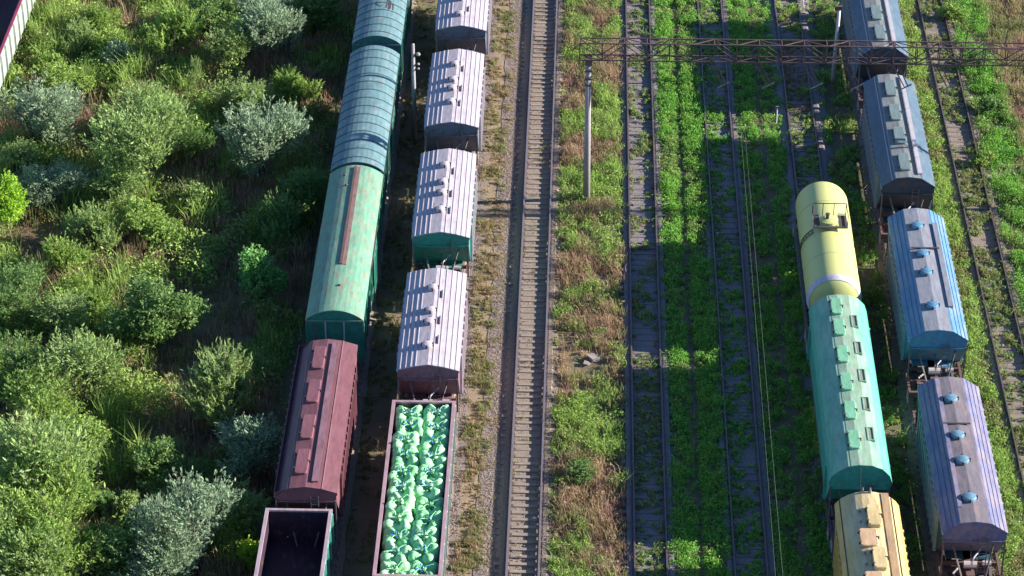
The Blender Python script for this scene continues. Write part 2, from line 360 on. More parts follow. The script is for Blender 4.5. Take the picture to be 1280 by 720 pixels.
zone('weeds', (-1.25, 2.42), 27, (0.25, 0.62), 0.62, pal_mix, dens_fn=lambda x, y, a, b: np.where(hole(x, y) < 1, 0.06, np.clip(0.85 + b, 0.3, 1)), hfn=lambda x, y: np.clip((x + 1.6) * 1.2, .35, 1))
zone('track_weeds', (-3.15, -1.75), 3, (0.06, 0.18), 0.2, pal_dry, dens_fn=lambda x, y, a, b: np.where(np.abs(y - 118.6) < .5, 1.0, np.clip(0.05 + b, 0, 1)), z=.1, ls=.04)
zone('dry_grass', (-6.1, -3.9), 38, (0.03, 0.09), 0.15, lambda a, b: 2 if R_() < .75 else 4, dens_fn=lambda x, y, a, b: np.clip(0.8 + b * 1.6, 0, 1), ls=.03, nlf=14, lw=.015)
zone('dry_grass', (-5.75, -4.3), 40, (0.07, 0.2), 0.25, lambda a, b: (4 if a + rnd.gauss(0, .2) > .1 else 2) if R_() < .93 else 1, dens_fn=lambda x, y, a, b: np.clip(0.55 + b * 1.6, 0, 1), ls=.04, nlf=20)
zone('track_weeds', (3.0, 4.3), 24, (0.1, 0.3), 0.6, lambda a, b: 1 if R_() < .6 else 4, dens_fn=lambda x, y, a, b: np.clip(np.where(y < 124, 0.95, np.where(y > 150, 0.35, 0.2)) + b * 1.4 + a * .6, 0, 1), z=.1)
rowgap = lambda x: np.where(np.abs(x - 6.02) < 0.17, 0.1, 1.0)
zone('green_weeds', (4.65, 7.45), 36, (0.28, 0.5), 0.78, pal_green, dens_fn=lambda x, y, a, b: rowgap(x) * np.clip(1.0 + b * 1.2, .4, 1) * np.where(x < 4.95, .4, 1), hfn=lambda x, y: np.where(np.abs(x - 6.02) < .3, .6, 1.0))
zone('track_weeds', (7.7, 9.0), 24, (0.1, 0.28), 0.65, pal_green, dens_fn=lambda x, y, a, b: np.clip(np.where(x < 8.3, 1, .55) + np.where(y > 150, .4, 0) + b * 1.3, 0, 1), z=.1)
zone('green_weeds', (9.5, 12.3), 32, (0.2, 0.42), 0.7, pal_green, dens_fn=lambda x, y, a, b: np.where(np.abs(x - 10.95) < .22, .1, 1) * np.clip(0.75 + b * 1.5, .15, 1))
zone('track_weeds', (12.6, 14.2), 34, (0.1, 0.28), 0.6, pal_mix, dens_fn=lambda x, y, a, b: np.clip(.5 + b, 0, 1), z=.1, yr=(135, 171))
zone('green_weeds', (14.7, 16.7), 20, (0.15, 0.4), 0.7, lambda a, b: pal_green(a, b) if R_() < .7 else 4, dens_fn=lambda x, y, a, b: np.clip(.45 + b * 1.8 + a * .6, 0, 1))
zone('green_weeds', (20.1, 21.95), 34, (0.3, 0.55), 0.7, lambda a, b: 0 if a + b + rnd.gauss(0, .2) > -.15 else 4, dens_fn=lambda x, y, a, b: np.clip(1 + b, .4, 1), hfn=lambda x, y: np.clip((22.3 - x) * 1.2, .3, 1))
zone('track_weeds', (22.1, 23.9), 26, (0.1, 0.3), 0.65, lambda a, b: 1 if R_() < .5 else 4, dens_fn=lambda x, y, a, b: np.clip(.6 + b * 1.2 + a, 0, 1), z=.1)
zone('green_weeds', (24.1, 26.3), 28, (0.3, 0.65), 0.8, pal_green, dens_fn=lambda x, y, a, b: np.clip(.7 + b * 1.5, .1, 1))
zone('dry_grass', (26.0, 38), 20, (0.3, 0.6), 0.3, pal_dry, yr=(130, 175), dens_fn=lambda x, y, a, b: np.clip(.85 + b, .3, 1))
zone('dry_grass', (-10.9, -9.2), 15, (0.08, 0.25), 0.5, lambda a, b: 4 if R_() < .6 else 2, dens_fn=lambda x, y, a, b: np.clip(.5 + b * 2, 0, 1))
CLR = [(*ground_at0(45, 305), 4.2, 3.2), (*ground_at0(225, 474), 5.2, 2.2), (*ground_at0(180, 545), 2.0, 3.0), (*ground_at0(170, 625), 2.2, 2.6), (*ground_at0(265, 400), 3.4, 6), (*ground_at0(120, 145), 1.2, 2.5), (*ground_at0(130, 340), 2.2, 1.6)]
def openg(x, y, a, b):
    k = np.ones_like(x)
    for cx, cy, rx, ry in CLR: k = np.minimum(k, np.clip((((x - cx) / rx) ** 2 + ((y - cy) / ry) ** 2) * 1.2 - .25 + b, 0, 1))
    return k
zone('dry_grass', (-38, -15.5), 9, (0.12, 0.4), 0.15, pal_dry, dens_fn=lambda x, y, a, b: (1 - openg(x, y, a, b)) * .8)
zone('brush', (-46, -20.5), 1.5, (0.8, 1.8), 0.62, lambda a, b: 0 if a + b + rnd.gauss(0, .25) > .0 else (4 if R_() < .6 else 1), dens_fn=lambda x, y, a, b: np.clip((a + .12) * 4 + b, 0, 1) * openg(x, y, a, b), ls=.10, lw=.02, nlf=190, nbl=50)
zone('brush', (-20.5, -15.6), .6, (0.7, 1.6), 0.8, lambda a, b: 1 if R_() < .7 else 4, dens_fn=lambda x, y, a, b: np.clip((a + .1) * 4 + b, 0, 1), ls=.10, lw=.02, nlf=170, nbl=50)
zone('undergrowth', (-46, -14.8), 12, (0.35, 1.0), 0.4, pal_left, dens_fn=lambda x, y, a, b: np.clip(.75 + b + a * .5, .12, 1) * np.where((x > -15.3), .3, 1) * np.maximum(openg(x, y, a, b), .08), ls=.085, lw=.018, nlf=24, nbl=14)

# ------------------------------------------------------------------ shrubs
def shrub_meshes(kind, seed, H, Rr, ntw, per, ls, elong, upness, jitter):
    r = np.random.RandomState(seed)
    tw = []; b = MB()
    nst = 7
    for i in range(nst):
        a = i / nst * 6.283 + r.uniform(-.4, .4); tip = Vector((math.cos(a) * Rr * .55, math.sin(a) * Rr * .55, H * r.uniform(.6, .85)))
        mid = tip * 0.5 + Vector((0, 0, H * .08)); mid.x *= .8; mid.y *= .8
        b.tube([(0.05 * math.cos(a), .05 * math.sin(a), 0), mid, tip], [.05 * H / 3, .03 * H / 3, .012], 5)
    V = []; F = []
    # crown lobes, uneven
    lobes = []
    nl = 9 if kind != 'spiky' else 7
    for i in range(nl):
        a = r.uniform(0, 6.283); rr = Rr * r.uniform(.15, .72); zz = H * r.uniform(.38, .78) * (1 - .3 * (rr / Rr) ** 2)
        lobes.append((Vector((math.cos(a) * rr, math.sin(a) * rr, zz)), r.uniform(.3, .55) * Rr, r.uniform(.22, .4) * H))
    for i in range(ntw):
        c, lr, lh = lobes[r.randint(nl)]
        d = Vector(r.normal(0, 1, 3)); d.z = d.z * .7 + .25; d.normalize()
        start = c + Vector((d.x * lr * .35, d.y * lr * .35, d.z * lh * .3))
        out = Vector((d.x, d.y, abs(d.z) * .5 + upness)).normalized()
        ln = r.uniform(.5, 1.0) * (0.7 * lr + .35 * lh * upness)
        s0 = c + Vector((d.x * lr * .6, d.y * lr * .6, d.z * lh * .6)); e = s0 + out * ln
        if e.z < .15: continue
        tw.append((start, s0, e))
    n = len(tw); k = n * per
    S0 = np.array([t[1] for t in tw]); E0 = np.array([t[2] for t in tw]); D = E0 - S0; D /= np.linalg.norm(D, axis=1)[:, None] + 1e-6
    t = r.uniform(-.25, 1, (n, per)); P = S0[:, None] + (E0 - S0)[:, None] * t[:, :, None]
    wj = jitter * (1.15 - np.clip(t, 0, 1))[:, :, None]
    P = (P + r.normal(0, 1, P.shape) * wj).reshape(-1, 3)
    u = np.repeat(D, per, 0) * (1.3 if elong > 3 else .4) + r.normal(0, .6, (k, 3)); u /= np.linalg.norm(u, axis=1)[:, None]
    q = r.normal(0, 1, (k, 3)); v = np.cross(u, q); v /= np.linalg.norm(v, axis=1)[:, None]
    s = (ls * r.uniform(.6, 1.35, k))[:, None]
    V = np.stack([P - u * s, P + v * s / elong * 1.0, P + u * s, P - v * s / elong], 1)
    V[:, :, 2] = np.maximum(V[:, :, 2], .03)
    o = (np.arange(k) * 4)[:, None]; F = np.concatenate([o + np.array([[0, 1, 2]]), o + np.array([[0, 2, 3]])], 1).reshape(-1, 3)
    for st, s0, e in tw[::3]: b.tube([st * .75, s0, e], [.014, .01, .004], 3)
    return b.mesh('trunk', M['bark']), V.reshape(-1, 3), F
SH = {}
spec = {  # kind: H, R, twigs, leaves per twig, leaf half length, elongation, upness, jitter
    'willow': (3.6, 1.9, 420, 22, .085, 3.4, .75, .12),
    'round':  (3.0, 1.6, 380, 22, .075, 1.9, .45, .13),
    'spiky':  (2.6, 1.5, 300, 22, .12, 6.0, 1.5, .05),
    'small':  (1.5, .85, 150, 20, .065, 2.1, .6, .09)}
for k, a in spec.items():
    for i in range(3): SH[k, i] = shrub_meshes(k, 31 * i + len(k), *a)
CROWN = {}
def crown(k, i, mk):
    if (k, i, mk) not in CROWN: CROWN[k, i, mk] = np_mesh('crown', SH[k, i][1], SH[k, i][2], [M[mk]])
    return CROWN[k, i, mk]
SHN = [0]
def shrub(px, py, rpx, k, mk, label, cat='shrub', grp='shrubs and small trees on the waste ground', hs=1.0, name=None):
    """px,py: centre of the crown seen in the survey picture; converted to a place on the ground"""
    H, Rr = spec[k][:2]; sc = (rpx / 23.0) / Rr * 1.47; hs = hs * .9
    x, y = ground_at(px, py, H * sc * hs * .5)
    i = SHN[0] % 3; SHN[0] += 1
    t = thing(name or {'willow': 'willow_bush', 'round': 'leafy_bush', 'spiky': 'reedy_bush', 'small': 'small_bush'}[k], label, cat, (x, y, 0), rnd.uniform(0, 6.28), grp)
    t.scale = (sc, sc, sc * hs)
    link('trunk', SH[k, i][0], t); link('crown', crown(k, i, mk), t)
Q = cam.rotation_euler.to_matrix()
def ground_at(px, py, z):
    d = Q @ Vector(((px - 640) / 3500, -(py - 360) / 3500, -1)); t = (z - 81) / d.z
    return d.x * t, d.y * t
SL = [
 (165,185,52,'willow','lf_willow','broad grey-green willow bush, the largest in the upper left scrub',1.0),
 (205,145,38,'willow','lf_willow','grey-green willow bush just above and right of the broadest willow',1.0),
 (45,150,44,'willow','lf_silver','silvery bush below the end of the grey panelled wagon',.9),
 (325,178,40,'willow','lf_silver','silvery bush beside the line of teal boxcars, standing in their shade',1.15),
 (355,40,38,'willow','lf_silver','tall silvery bush at the top edge, left of the teal boxcars',1.1),
 (330,5,30,'willow','lf_silver','silvery bush cut by the top edge left of the far teal boxcar',1.1),
 (395,15,30,'round','lf_green','dark green bush at the top edge beside the far teal boxcar',1.0),
 (215,50,36,'spiky','lf_bright','yellow-green feathery bush at the top, left of the tall silvery bush',1.1),
 (262,25,30,'round','lf_green','mid green bush at the top edge between feathery and silvery bushes',.9),
 (285,60,32,'willow','lf_willow','grey-green bush under the top edge right of the feathery bush',.9),
 (130,25,26,'spiky','lf_bright','bright yellow-green bush at the top edge right of the panelled wagon',.9),
 (95,50,24,'spiky','lf_willow','grey-green reedy clump beside the wall of the panelled wagon',.9),
 (85,105,28,'round','lf_bright','yellow-green bush in the middle of the upper left scrub',.7),
 (60,85,20,'small','lf_bright','small yellow-green bush in the shadow edge of the panelled wagon',.9),
 (148,72,15,'small','lf_silver','small silvery sapling among reddish weeds in the upper left',1.4),
 (243,95,10,'spiky','lf_spike','narrow upright pale tuft in the upper scrub',1.9),
 (375,112,32,'spiky','lf_bright','bright grassy bush against the shade of the second teal boxcar',.8),
 (300,130,30,'willow','lf_willow','grey-green bush above the silvery one in the boxcars shade',.9),
 (240,180,26,'spiky','lf_green','dark reedy bush right of the broad willow',.9),
 (12,205,26,'willow','lf_willow','grey-green willow bush at the left edge above the lime bush',.9),
 (8,256,21,'round','lf_lime','bright lime bush cut by the left edge',1.5),
 (68,240,32,'willow','lf_silver','dark silvery bush right of the lime bush',.8),
 (130,235,34,'willow','lf_willow','grey-green bush just below the broad willow',.8),
 (175,280,28,'round','lf_bright','rounded yellow-green bush in the centre of the scrub',.8),
 (207,290,22,'round','lf_bright','small rounded yellow-green bush right of its larger twin',.7),
 (240,245,20,'small','lf_spike','small olive bush between the broad willow and the shaded ground',1.0),
 (115,290,28,'spiky','lf_willow','grey reedy bush left of the central yellow-green bush',.9),
 (85,325,24,'spiky','lf_bright','upright pale green bush on the left above dry ground',.9),
 (370,240,30,'willow','lf_green','dark green willow bush in the shade of the green boxcar roof end',1.0),
 (345,280,28,'spiky','lf_green','dark reedy bush beside the green boxcar',1.0),
 (328,350,24,'round','lf_fresh','fresh green bush beside the green boxcar, alone in deep shade',1.25),
 (125,385,24,'spiky','lf_bright','yellow-green feathery clump left of the two-toned bush',.8),
 (193,395,36,'round','lf_green','round green bush with a bright right side, in mid scrub',1.0),
 (30,375,36,'willow','lf_green','green bush at the left edge below the dry clearing',.8),
 (65,400,30,'willow','lf_willow','grey-green bush right of the green one at the left edge',.9),
 (100,475,42,'willow','lf_willow','large grey-green bush left of the brown grassy strip',.9),
 (60,505,36,'willow','lf_bright','yellowish willow bush below the large grey-green bush',.9),
 (160,432,22,'spiky','lf_bright','small yellow-green bush directly below the two-toned bush',.8),
 (25,460,34,'willow','lf_green','dark green bush at the left edge, mid height',.8),
 (272,500,40,'spiky','lf_spike','pale reedy bush like a fountain of shoots, left of the maroon hopper',1.0),
 (300,555,34,'willow','lf_silver','silvery bush left of the maroon hopper end',1.0),
 (195,585,26,'round','lf_green','small green bush alone in the dark clearing',.9),
 (250,600,20,'spiky','lf_green','dark sparse reedy bush between clearing and silvery willow',1.0),
 (30,580,56,'willow','lf_willow','huge pale willow at the left edge, lower down',1.1),
 (90,560,32,'round','lf_bright','bright yellow-green bush between the huge willow and the dark clearing',.9),
 (40,655,48,'willow','lf_bright','large yellowish willow in the lower left',1.0),
 (85,700,44,'willow','lf_bright','yellow-green willow at the bottom edge, left',.9),
 (15,715,44,'willow','lf_willow','grey-green willow in the bottom left corner',1.0),
 (135,690,32,'round','lf_green','green bush at the bottom edge right of the willows',.9),
 (122,625,18,'small','lf_green','small green bush at the left rim of the dark clearing',1.0),
 (160,640,14,'small','lf_spike','tiny sapling inside the dark clearing',1.4),
 (243,668,40,'willow','lf_silver','big silvery willow at the bottom, left of the empty gondola',1.1),
 (190,700,34,'willow','lf_silver','silvery willow at the bottom edge left of the biggest silvery one',.9),
 (290,640,26,'willow','lf_willow','grey-green bush between the big silvery willow and the empty gondola',1.0),
 (312,690,14,'small','lf_lime','small yellow-green bush beside the empty gondola wall',1.0),
 (1232,200,13,'small','lf_bright','small bright bush right of the empty track, upper',.8),
 (1190,15,14,'small','lf_bright','small green bush near the top beside the empty right track',.8),
 (1225,75,15,'small','lf_green','green bush under the gantry right of the empty track',.8),
 (1243,130,15,'small','lf_green','dark green bush right of the empty track just below the gantry',.8),
 (725,590,14,'small','lf_green','low green bush between the sleepered track and its neighbour',.6),
]
for px, py, r_, k, mk, lab, hs in SL: shrub(px, py, r_, k, mk, lab, hs=hs)

# ------------------------------------------------------------------ rolling stock
WHEEL = MB().tube([(-.07, 0, 0), (-.03, 0, 0), (-.03, 0, 0), (.07, 0, 0)], [.5, .5, .46, .46], 16).mesh('wheel', M['steel'])
def bogie(t, y, m='frame_grey'):
    b = MB()
    for s in (-1, 1):
        b.loft([[(s * 1.02 - .07, yy, za), (s * 1.02 + .07, yy, za), (s * 1.02 + .07, yy, zb), (s * 1.02 - .07, yy, zb)] for yy, za, zb in ((y - 1.2, .4, .6), (y - .7, .32, .7), (y, .2, .75), (y + .7, .32, .7), (y + 1.2, .4, .6))])
        for k in (-.18, .0, .18): b.tube([(s * 1.04, y + k, .3), (s * 1.04, y + k, .62)], .07, 6)
    b.box(-1.1, 1.1, y - .2, y + .2, .5, .72)
    for yy in (y - .92, y + .92): b.tube([(-1.05, yy, .48), (1.05, yy, .48)], .07, 8)
    g = b.build('bogie', M[m], t)
    for yy in (y - .92, y + .92):
        for s in (-1, 1): link('wheel', WHEEL, g, (s * .77, yy, .48), (0, 0, 0 if s > 0 else math.pi))
def underframe(t, hl, m='frame_rust', deck=True, bog=2.3, open_c=0.0):
    b = MB()
    b.box(-.2, .2, -hl, hl, .78, 1.12)
    for s in (-1, 1):
        b.box(s * 1.38 - .06, s * 1.38 + .06, -hl, hl, .92, 1.14)
        b.box(-1.44, 1.44, s * hl - .12 * (s > 0) * 0 - .08, s * hl + .08, .85, 1.16)
        for y in (hl - 1.1, hl - 2.3): b.box(-1.32, 1.32, s * y - .06, s * y + .06, .93, 1.13)
    b.build('underframe', M[m], t)
    for s in (-1, 1):
        if deck: MB().box(-.95, 1.3, s * (hl - .55) - .42, s * (hl - .55) + .42, 1.142, 1.165).build('platform', M[m], t)
        c = MB(); c.box(-.11, .11, s * hl + (0.09 if s > 0 else -.62), s * hl + (.62 if s > 0 else -.09), .86, 1.06); c.box(-.2, .2, s * (hl + .62) - .12, s * (hl + .62) + .1, .8, 1.12)
        c.build('coupler', M['steel'], t)
        h = MB(); pts = [(0.35, s * (hl + .1), .9), (.36, s * (hl + .3), .5), (.33, s * (hl + .5), .45), (.3, s * (hl + .7), .7)]; h.tube(pts, .035, 6); h.build('brake_hose', M['steel'], t)
        st = MB()
        for x in (-1.42, ):
            st.bar((x, s * (hl - .2), .95), (x - .02, s * (hl - .2), .35), .04); st.bar((x, s * (hl - .65), .95), (x - .02, s * (hl - .65), .35), .04); st.bar((x, s * (hl - .2), .4), (x, s * (hl - .65), .4), .05)
            st.bar((x, s * (hl - .2), .68), (x, s * (hl - .65), .68), .05)
        st.build('step', M['white_metal'], t)
        bogie(t, s * (hl - bog))
def brakes(t, y, s):
    b = MB(); b.tube([(-.3, y, 1.35), (.35, y, 1.35)], .18, 10); b.tube([(.6, y - .2 * s, 1.3), (1.0, y - .2 * s, 1.3)], .12, 8); b.bar((-.5, y, 1.2), (-.9, y + .9 * s, 1.5), .06)
    b.tube([(.0, y + .5 * s, 1.2), (.1, y + .2 * s, 1.9), (.5, y - .3 * s, 2.1)], .04, 6)
    b.build('brake_gear', M['white_metal'], t)
def ladder(x0, x1, y, z0, z1, t, m='frame_grey', n=8):
    b = MB()
    b.bar((x0, y, z0), (x0, y, z1), .04); b.bar((x1, y, z0), (x1, y, z1), .04)
    for i in range(n): z = z0 + .15 + (z1 - z0 - .3) * i / (n - 1); b.bar((x0, y, z), (x1, y, z), .03)
    b.build('ladder', M[m], t)

def hatch_rect(t, x, y, w, l, z, m, h=.12):
    r = .1; pts = []
    for cx, cy, a0 in ((w/2-r, l/2-r, 0), (-w/2+r, l/2-r, 90), (-w/2+r, -l/2+r, 180), (w/2-r, -l/2+r, 270)):
        for k in range(3): a = R(a0 + 45 * k); pts.append((cx + r * math.cos(a), cy + r * math.sin(a)))
    b = MB(); b.loft([[(x + a, y + c, z) for a, c in pts], [(x + a, y + c, z + h) for a, c in pts], [(x + a * .93, y + c * .95, z + h + .03) for a, c in pts]])
    o = b.build('hatch', m, t)
    lk = MB().box(-.065, .065, -.04, .04, .01, h + .04).mesh('latch', M['steel'])
    for a, c in ((-w / 2 - .005, l * -.3), (-w / 2 - .005, l * .3), (w / 2 + .01, 0)): link('latch', lk, o, (x + a, y + c, z))
def hatch_round(t, x, y, z, m, r=.28):
    b = MB(); b.lathe([(r * 1.02, 0), (r * 1.02, .1), (r * 1.12, .1), (r * 1.12, .15), (r * .9, .2), (r * .4, .24), (.01, .25)], 18, (x, y, z)); o = b.build('hatch', m, t, smooth=False)
    lk = MB().box(-.04, .04, -.04, .04, .03, .2).mesh('latch', M['steel'])
    for a in (0, 1.57, 3.14, 4.71): link('latch', lk, o, (x + math.cos(a) * r * 1.15, y + math.sin(a) * r * 1.15, z))

def roof_shape(prof, hl, t, m, over=.0, th=.05, name='roof'):
    """prof: list of (x,z) from west eaves to east eaves; a sheet with thickness and closed gables"""
    b = MB(); n = len(prof)
    lo = [(x, z - th) for x, z in prof]
    b.prism(prof + lo[::-1], -hl - over, hl + over)
    return b.build(name, m, t)
def on_prof(prof, x):
    for (x0, z0), (x1, z1) in zip(prof, prof[1:]):
        if x0 <= x <= x1: return z0 + (z1 - z0) * (x - x0) / (x1 - x0)
    return prof[0][1]
def hopper(loc, label, hl, fl, prof, m_body, m_roof, m_deck, deckx, hat, m_hat=None, ridges=(), m_ridge=None, ribs=12, m_end=None, m_rib=None, walk=(), name='hopper_wagon',
           gable=.5, slope=1.7, grp='covered hopper wagons', frame='frame_rust', zlow=1.1, sideslope=True, diag=True, crosswalk=()):
    """hl half length of the body, fl half length of the frame"""
    t = thing(name, label, 'hopper wagon', (loc[0], loc[1], RT), loc[2] if len(loc) > 2 else 0, grp)
    xe = prof[-1][0] - .06; ze = prof[-1][1] - .03; m_end = m_end or m_body
    # body: side walls vertical, ends upright on top and sloping in below
    zk = ze - gable
    ring = lambda y, z, x=xe: (x, y, z)
    b = MB()
    H2 = hl - .02
    for s in (-1, 1):
        x = s * xe
        b.add([(x, -H2, ze), (x, H2, ze), (x, H2, zk), (x, H2 - slope, zlow + .08), (x * .72, H2 - slope - .3, zlow), (x * .72, -H2 + slope + .3, zlow), (x, -H2 + slope, zlow + .08), (x, -H2, zk)],
              [(0, 1, 2, 7), (7, 2, 3, 6), (6, 3, 4, 5)])
    b.build('side_wall', m_body, t)
    for s in (-1, 1):
        e = MB(); y = s * H2
        gp = [(x, z - .055) for x, z in prof[1:-1]]
        pts = [(-xe, y, ze)] + [(x, y, z) for x, z in gp] + [(xe, y, ze)]
        e.add(pts + [(-xe, y, zk), (xe, y, zk), (-xe, y - s * slope, zlow + .08), (xe, y - s * slope, zlow + .08), (-xe * .72, y - s * (slope + .3), zlow), (xe * .72, y - s * (slope + .3), zlow)],
              [tuple(range(len(pts))), (0, len(pts) - 1, len(pts) + 1, len(pts)), (len(pts), len(pts) + 1, len(pts) + 3, len(pts) + 2), (len(pts) + 2, len(pts) + 3, len(pts) + 5, len(pts) + 4)])
        eo = e.build('end_wall', m_end, t)
        g = MB(); g.box(-xe + .02, xe - .02, y - .0 * s + (0.004 if s > 0 else -.05), y + (.05 if s > 0 else -.004), zk - .03, zk + .04); g.build('end_beam', m_end, eo)
        # corner posts, diagonal struts, ladder and brake gear on the end platform
        for x in (-xe + .05, xe - .05): MB().bar((x, s * (hl + .04), 1.13), (x, s * (hl + .04), zk + .1), .07).build('corner_post', M['frame_grey'], t)
        if diag:
            p = MB()
            for x in (-.42, .42): p.bar((x, s * (fl - .3), 1.16), (x * 2.3, s * (hl - .35), zk - .25), .07)
            p.bar((0, s * (fl - .6), 1.16), (0, s * (hl - slope * .55), 2.2), .06); p.build('strut', M['frame_grey'], t)
        ladder(.25, .6, s * (hl + .1), 1.2, zk + .35, t)
        brakes(t, s * (hl - .45), s)
    # discharge hoppers
    d = MB()
    for yc in (-hl * .42, hl * .42):
        d.loft([[(sx * w, yc + sy * l, z) for sx, sy in ((-1, -1), (1, -1), (1, 1), (-1, 1))] for w, l, z in ((xe * .72, hl * .38, zlow + .02), (.5, .35, .55))])
    d.build('discharge_hopper', m_body, t)
    me = MB()
    rb = MB(); rb.box(0, .13, -.1, .1, zlow + .08, ze - .06)
    rme = rb.mesh('side_rib', m_rib or m_body)
    nr = ribs
    for i in range(nr):
        y = -hl + slope + .1 + (2 * hl - 2 * slope - .2) * i / (nr - 1)
        link('side_rib', rme, t, (xe + .002, y, 0)); link('side_rib', rme, t, (-xe - .002, y, 0), (0, 0, math.pi))
    tr = MB(); tr.box(xe + .0, xe + .05, -hl, hl, ze - .14, ze - .02); tr.box(-xe - .05, -xe, -hl, hl, ze - .14, ze - .02); tr.build('top_rail', m_rib or m_body, t)
    roof = roof_shape(prof, hl, t, m_roof, .04)
    if m_deck:
        zz = max(on_prof(prof, deckx[0]), on_prof(prof, deckx[1])); pr = [(deckx[0], on_prof(prof, deckx[0]) + .012)] + [(x, z + .012) for x, z in prof if deckx[0] < x < deckx[1]] + [(deckx[1], on_prof(prof, deckx[1]) + .012)]
        b = MB(); b.prism(pr + [(x, z - .01) for x, z in pr[::-1]], -hl - .03, hl + .03); b.build('roof_deck', m_deck, t)
    if ridges:
        for x in ridges:
            z = on_prof(prof, x); e = .02; sl = math.atan2(on_prof(prof, x + e) - on_prof(prof, x - e), 2 * e)
            b = MB(); b.prism([(-.035, -.02), (.035, -.02), (.02, .026), (-.02, .026)], -hl - .03, hl + .03); b.build('roof_ridge', m_ridge or m_roof, t, (x, 0, z), rot=(0, -sl, 0))
    for x, w, h, y0, y1, mm in walk:
        z = on_prof(prof, x); b = MB(); n = max(2, int((y1 - y0) / 1.5))
        b.box(x - w / 2, x + w / 2, y0, y1, z + h, z + h + .03)
        for i in range(n): yy = y0 + .1 + (y1 - y0 - .2) * i / (n - 1); b.box(x - w / 2 + .01, x + w / 2 - .01, yy - .03, yy + .03, z - .12, z + h - .001)
        b.build('walkway', mm, t)
    for x0, x1, y in crosswalk:
        z = max(on_prof(prof, x0), on_prof(prof, x1), on_prof(prof, 0)); MB().box(x0, x1, y - .05, y + .05, z + .02, z + .06).build('cross_strip', M['steel'], t)
    for h in hat:
        if h[0] == 'r': hatch_rect(t, h[1], h[2], h[3], h[4], on_prof(prof, h[1]) + .0 + (h[5] if len(h) > 5 else 0), m_hat)
        else: hatch_round(t, h[1], h[2], on_prof(prof, h[1]) - .02, m_hat, h[3] if len(h) > 3 else .28)
    underframe(t, fl, frame)
    return t

P_w = paint('chalky lilac-white roof paint', (.52, .47, .53), (.44, .40, .46), rustt=(.72, .85), rust=(.33, .26, .27))
P_wg = paint('grey hopper paint', (.19, .20, .25), (.13, .14, .18))
P_teal_end = paint('sea green paint', (.04, .34, .26), (.05, .25, .2), rustt=(.7, .85))
P_mar = paint('maroon hopper paint', (.20, .08, .10), (.17, .07, .085), rustt=(.66, .8))
P_mar_end = paint('dusty maroon paint', (.28, .15, .19), (.20, .11, .14))
flat_prof = [(-1.58, 3.62), (-.8, 3.84), (0, 3.98), (.8, 3.84), (1.58, 3.62)]
rid = [-1.4, -1.12, -.86, -.62, .24, .55, .85, 1.12, 1.38]
def white_hopper(yc, label, m_end, hy, hl=4.62, fl=5.72, seed=0, xo=-.12):
    hat = [('o', xo, y, .25) for y in hy]
    t = hopper((-7.45, yc), label, hl, fl, flat_prof, m_end, P_w, None, None, hat, P_w, rid, P_w, ribs=9, m_end=m_end, grp='white roofed cement hoppers', gable=.55, slope=1.5, m_rib=P_w)
    z = 3.98
    for y in (hl * .45, -hl * .1, -hl * .5): MB().box(.36, .42, y - .35, y + .35, z - .06, z + .02).build('grab_rail', M['steel'], t)
    return t
white_hopper(159.5, 'white roofed hopper wagon at the top edge with a dark grey end', P_wg, (-3.1, -.9, .3, 2.5))
white_hopper(147.0, 'white roofed hopper with grey end, second from the top edge', P_wg, (-2.2, -.5, .6, 2.6))
white_hopper(134.5, 'white roofed hopper wagon with sea green end wall', P_teal_end, (-2.3, -.4, .8, 2.7))
white_hopper(121.45, 'white roofed hopper with maroon end, next to the gondola of green bags', P_mar_end, (-2.9, -.7, .4, 2.6))

P_dt = paint('slate blue paint', (.085, .14, .20), (.07, .12, .18), rustt=(.75, .9), dust=(.2, .23, .25), dustamt=.3)
P_dtd = paint('slate roof deck', (.24, .28, .285), (.21, .20, .21), rustt=(.7, .85))
P_dth = paint('pale slate hatch paint', (.15, .22, .24), (.18, .24, .24), rustt=(.8, .95))
P_dark = paint('dark end paint', (.05, .07, .11), (.035, .05, .08))
facet = [(-1.52, 3.55), (-.72, 4.08), (0, 4.16), (.72, 4.08), (1.52, 3.55)]
for yc, lab, ys in ((158.4, 'slate blue hopper with rectangular hatches, under the gantry at the top', (-4.3, -1.6, 1.4, 4.2)),
                (142.45, 'slate blue hopper with four rectangular hatches, below the gantry', (-4.6, -1.5, 1.3, 4.3))):
    hopper((18.3, yc), lab, 6.2, 7.35, facet, P_dt, P_dt, P_dtd, (-.78, .66), [('r', -.12, y, .62, 1.9) for y in ys], P_dth, (-.9,), M['white_metal'], ribs=14, m_end=P_dark, m_rib=paint('slate rib', (.32, .38, .44)),
           walk=[(.66, .22, .12, -5.9, 5.9, M['white_metal'])], grp='hopper wagons on the right hand train')
P_bl = paint('blue hopper paint', (.07, .20, .40), (.10, .26, .44), rustt=(.75, .9), dust=(.36, .38, .44), dustamt=.45)
P_bld = paint('dusty blue-grey deck', (.30, .31, .36), (.24, .26, .32), rustt=(.66, .8), rust=(.30, .2, .18))
P_blh = paint('deep blue hatch paint', (.07, .20, .36), (.10, .26, .42), rustt=(.8, .95))
hopper((18.38, 126.6), 'blue hopper wagon with round hatches and corrugated roof', 6.15, 7.35, facet, P_bl, P_bl, P_bld, (-.72, .62), [('o', -.15, y, .3) for y in (-3.9, -.6, 1.3, 4.2)], P_blh,
       (-1.35, -1.12, -.9, .95, 1.15, 1.36), P_bl, ribs=14, grp='hopper wagons on the right hand train', walk=[(.82, .26, .14, -3.9, 4.6, P_bld)], m_end=P_blh, crosswalk=[(-.7, .8, 1.9)], m_rib=paint('pale blue rib', (.42, .52, .62)))
P_pu = paint('faded violet paint', (.13, .14, .29), (.11, .14, .31), rustt=(.5, .75), rust=(.27, .21, .26), dust=(.32, .28, .33), dustamt=.6)
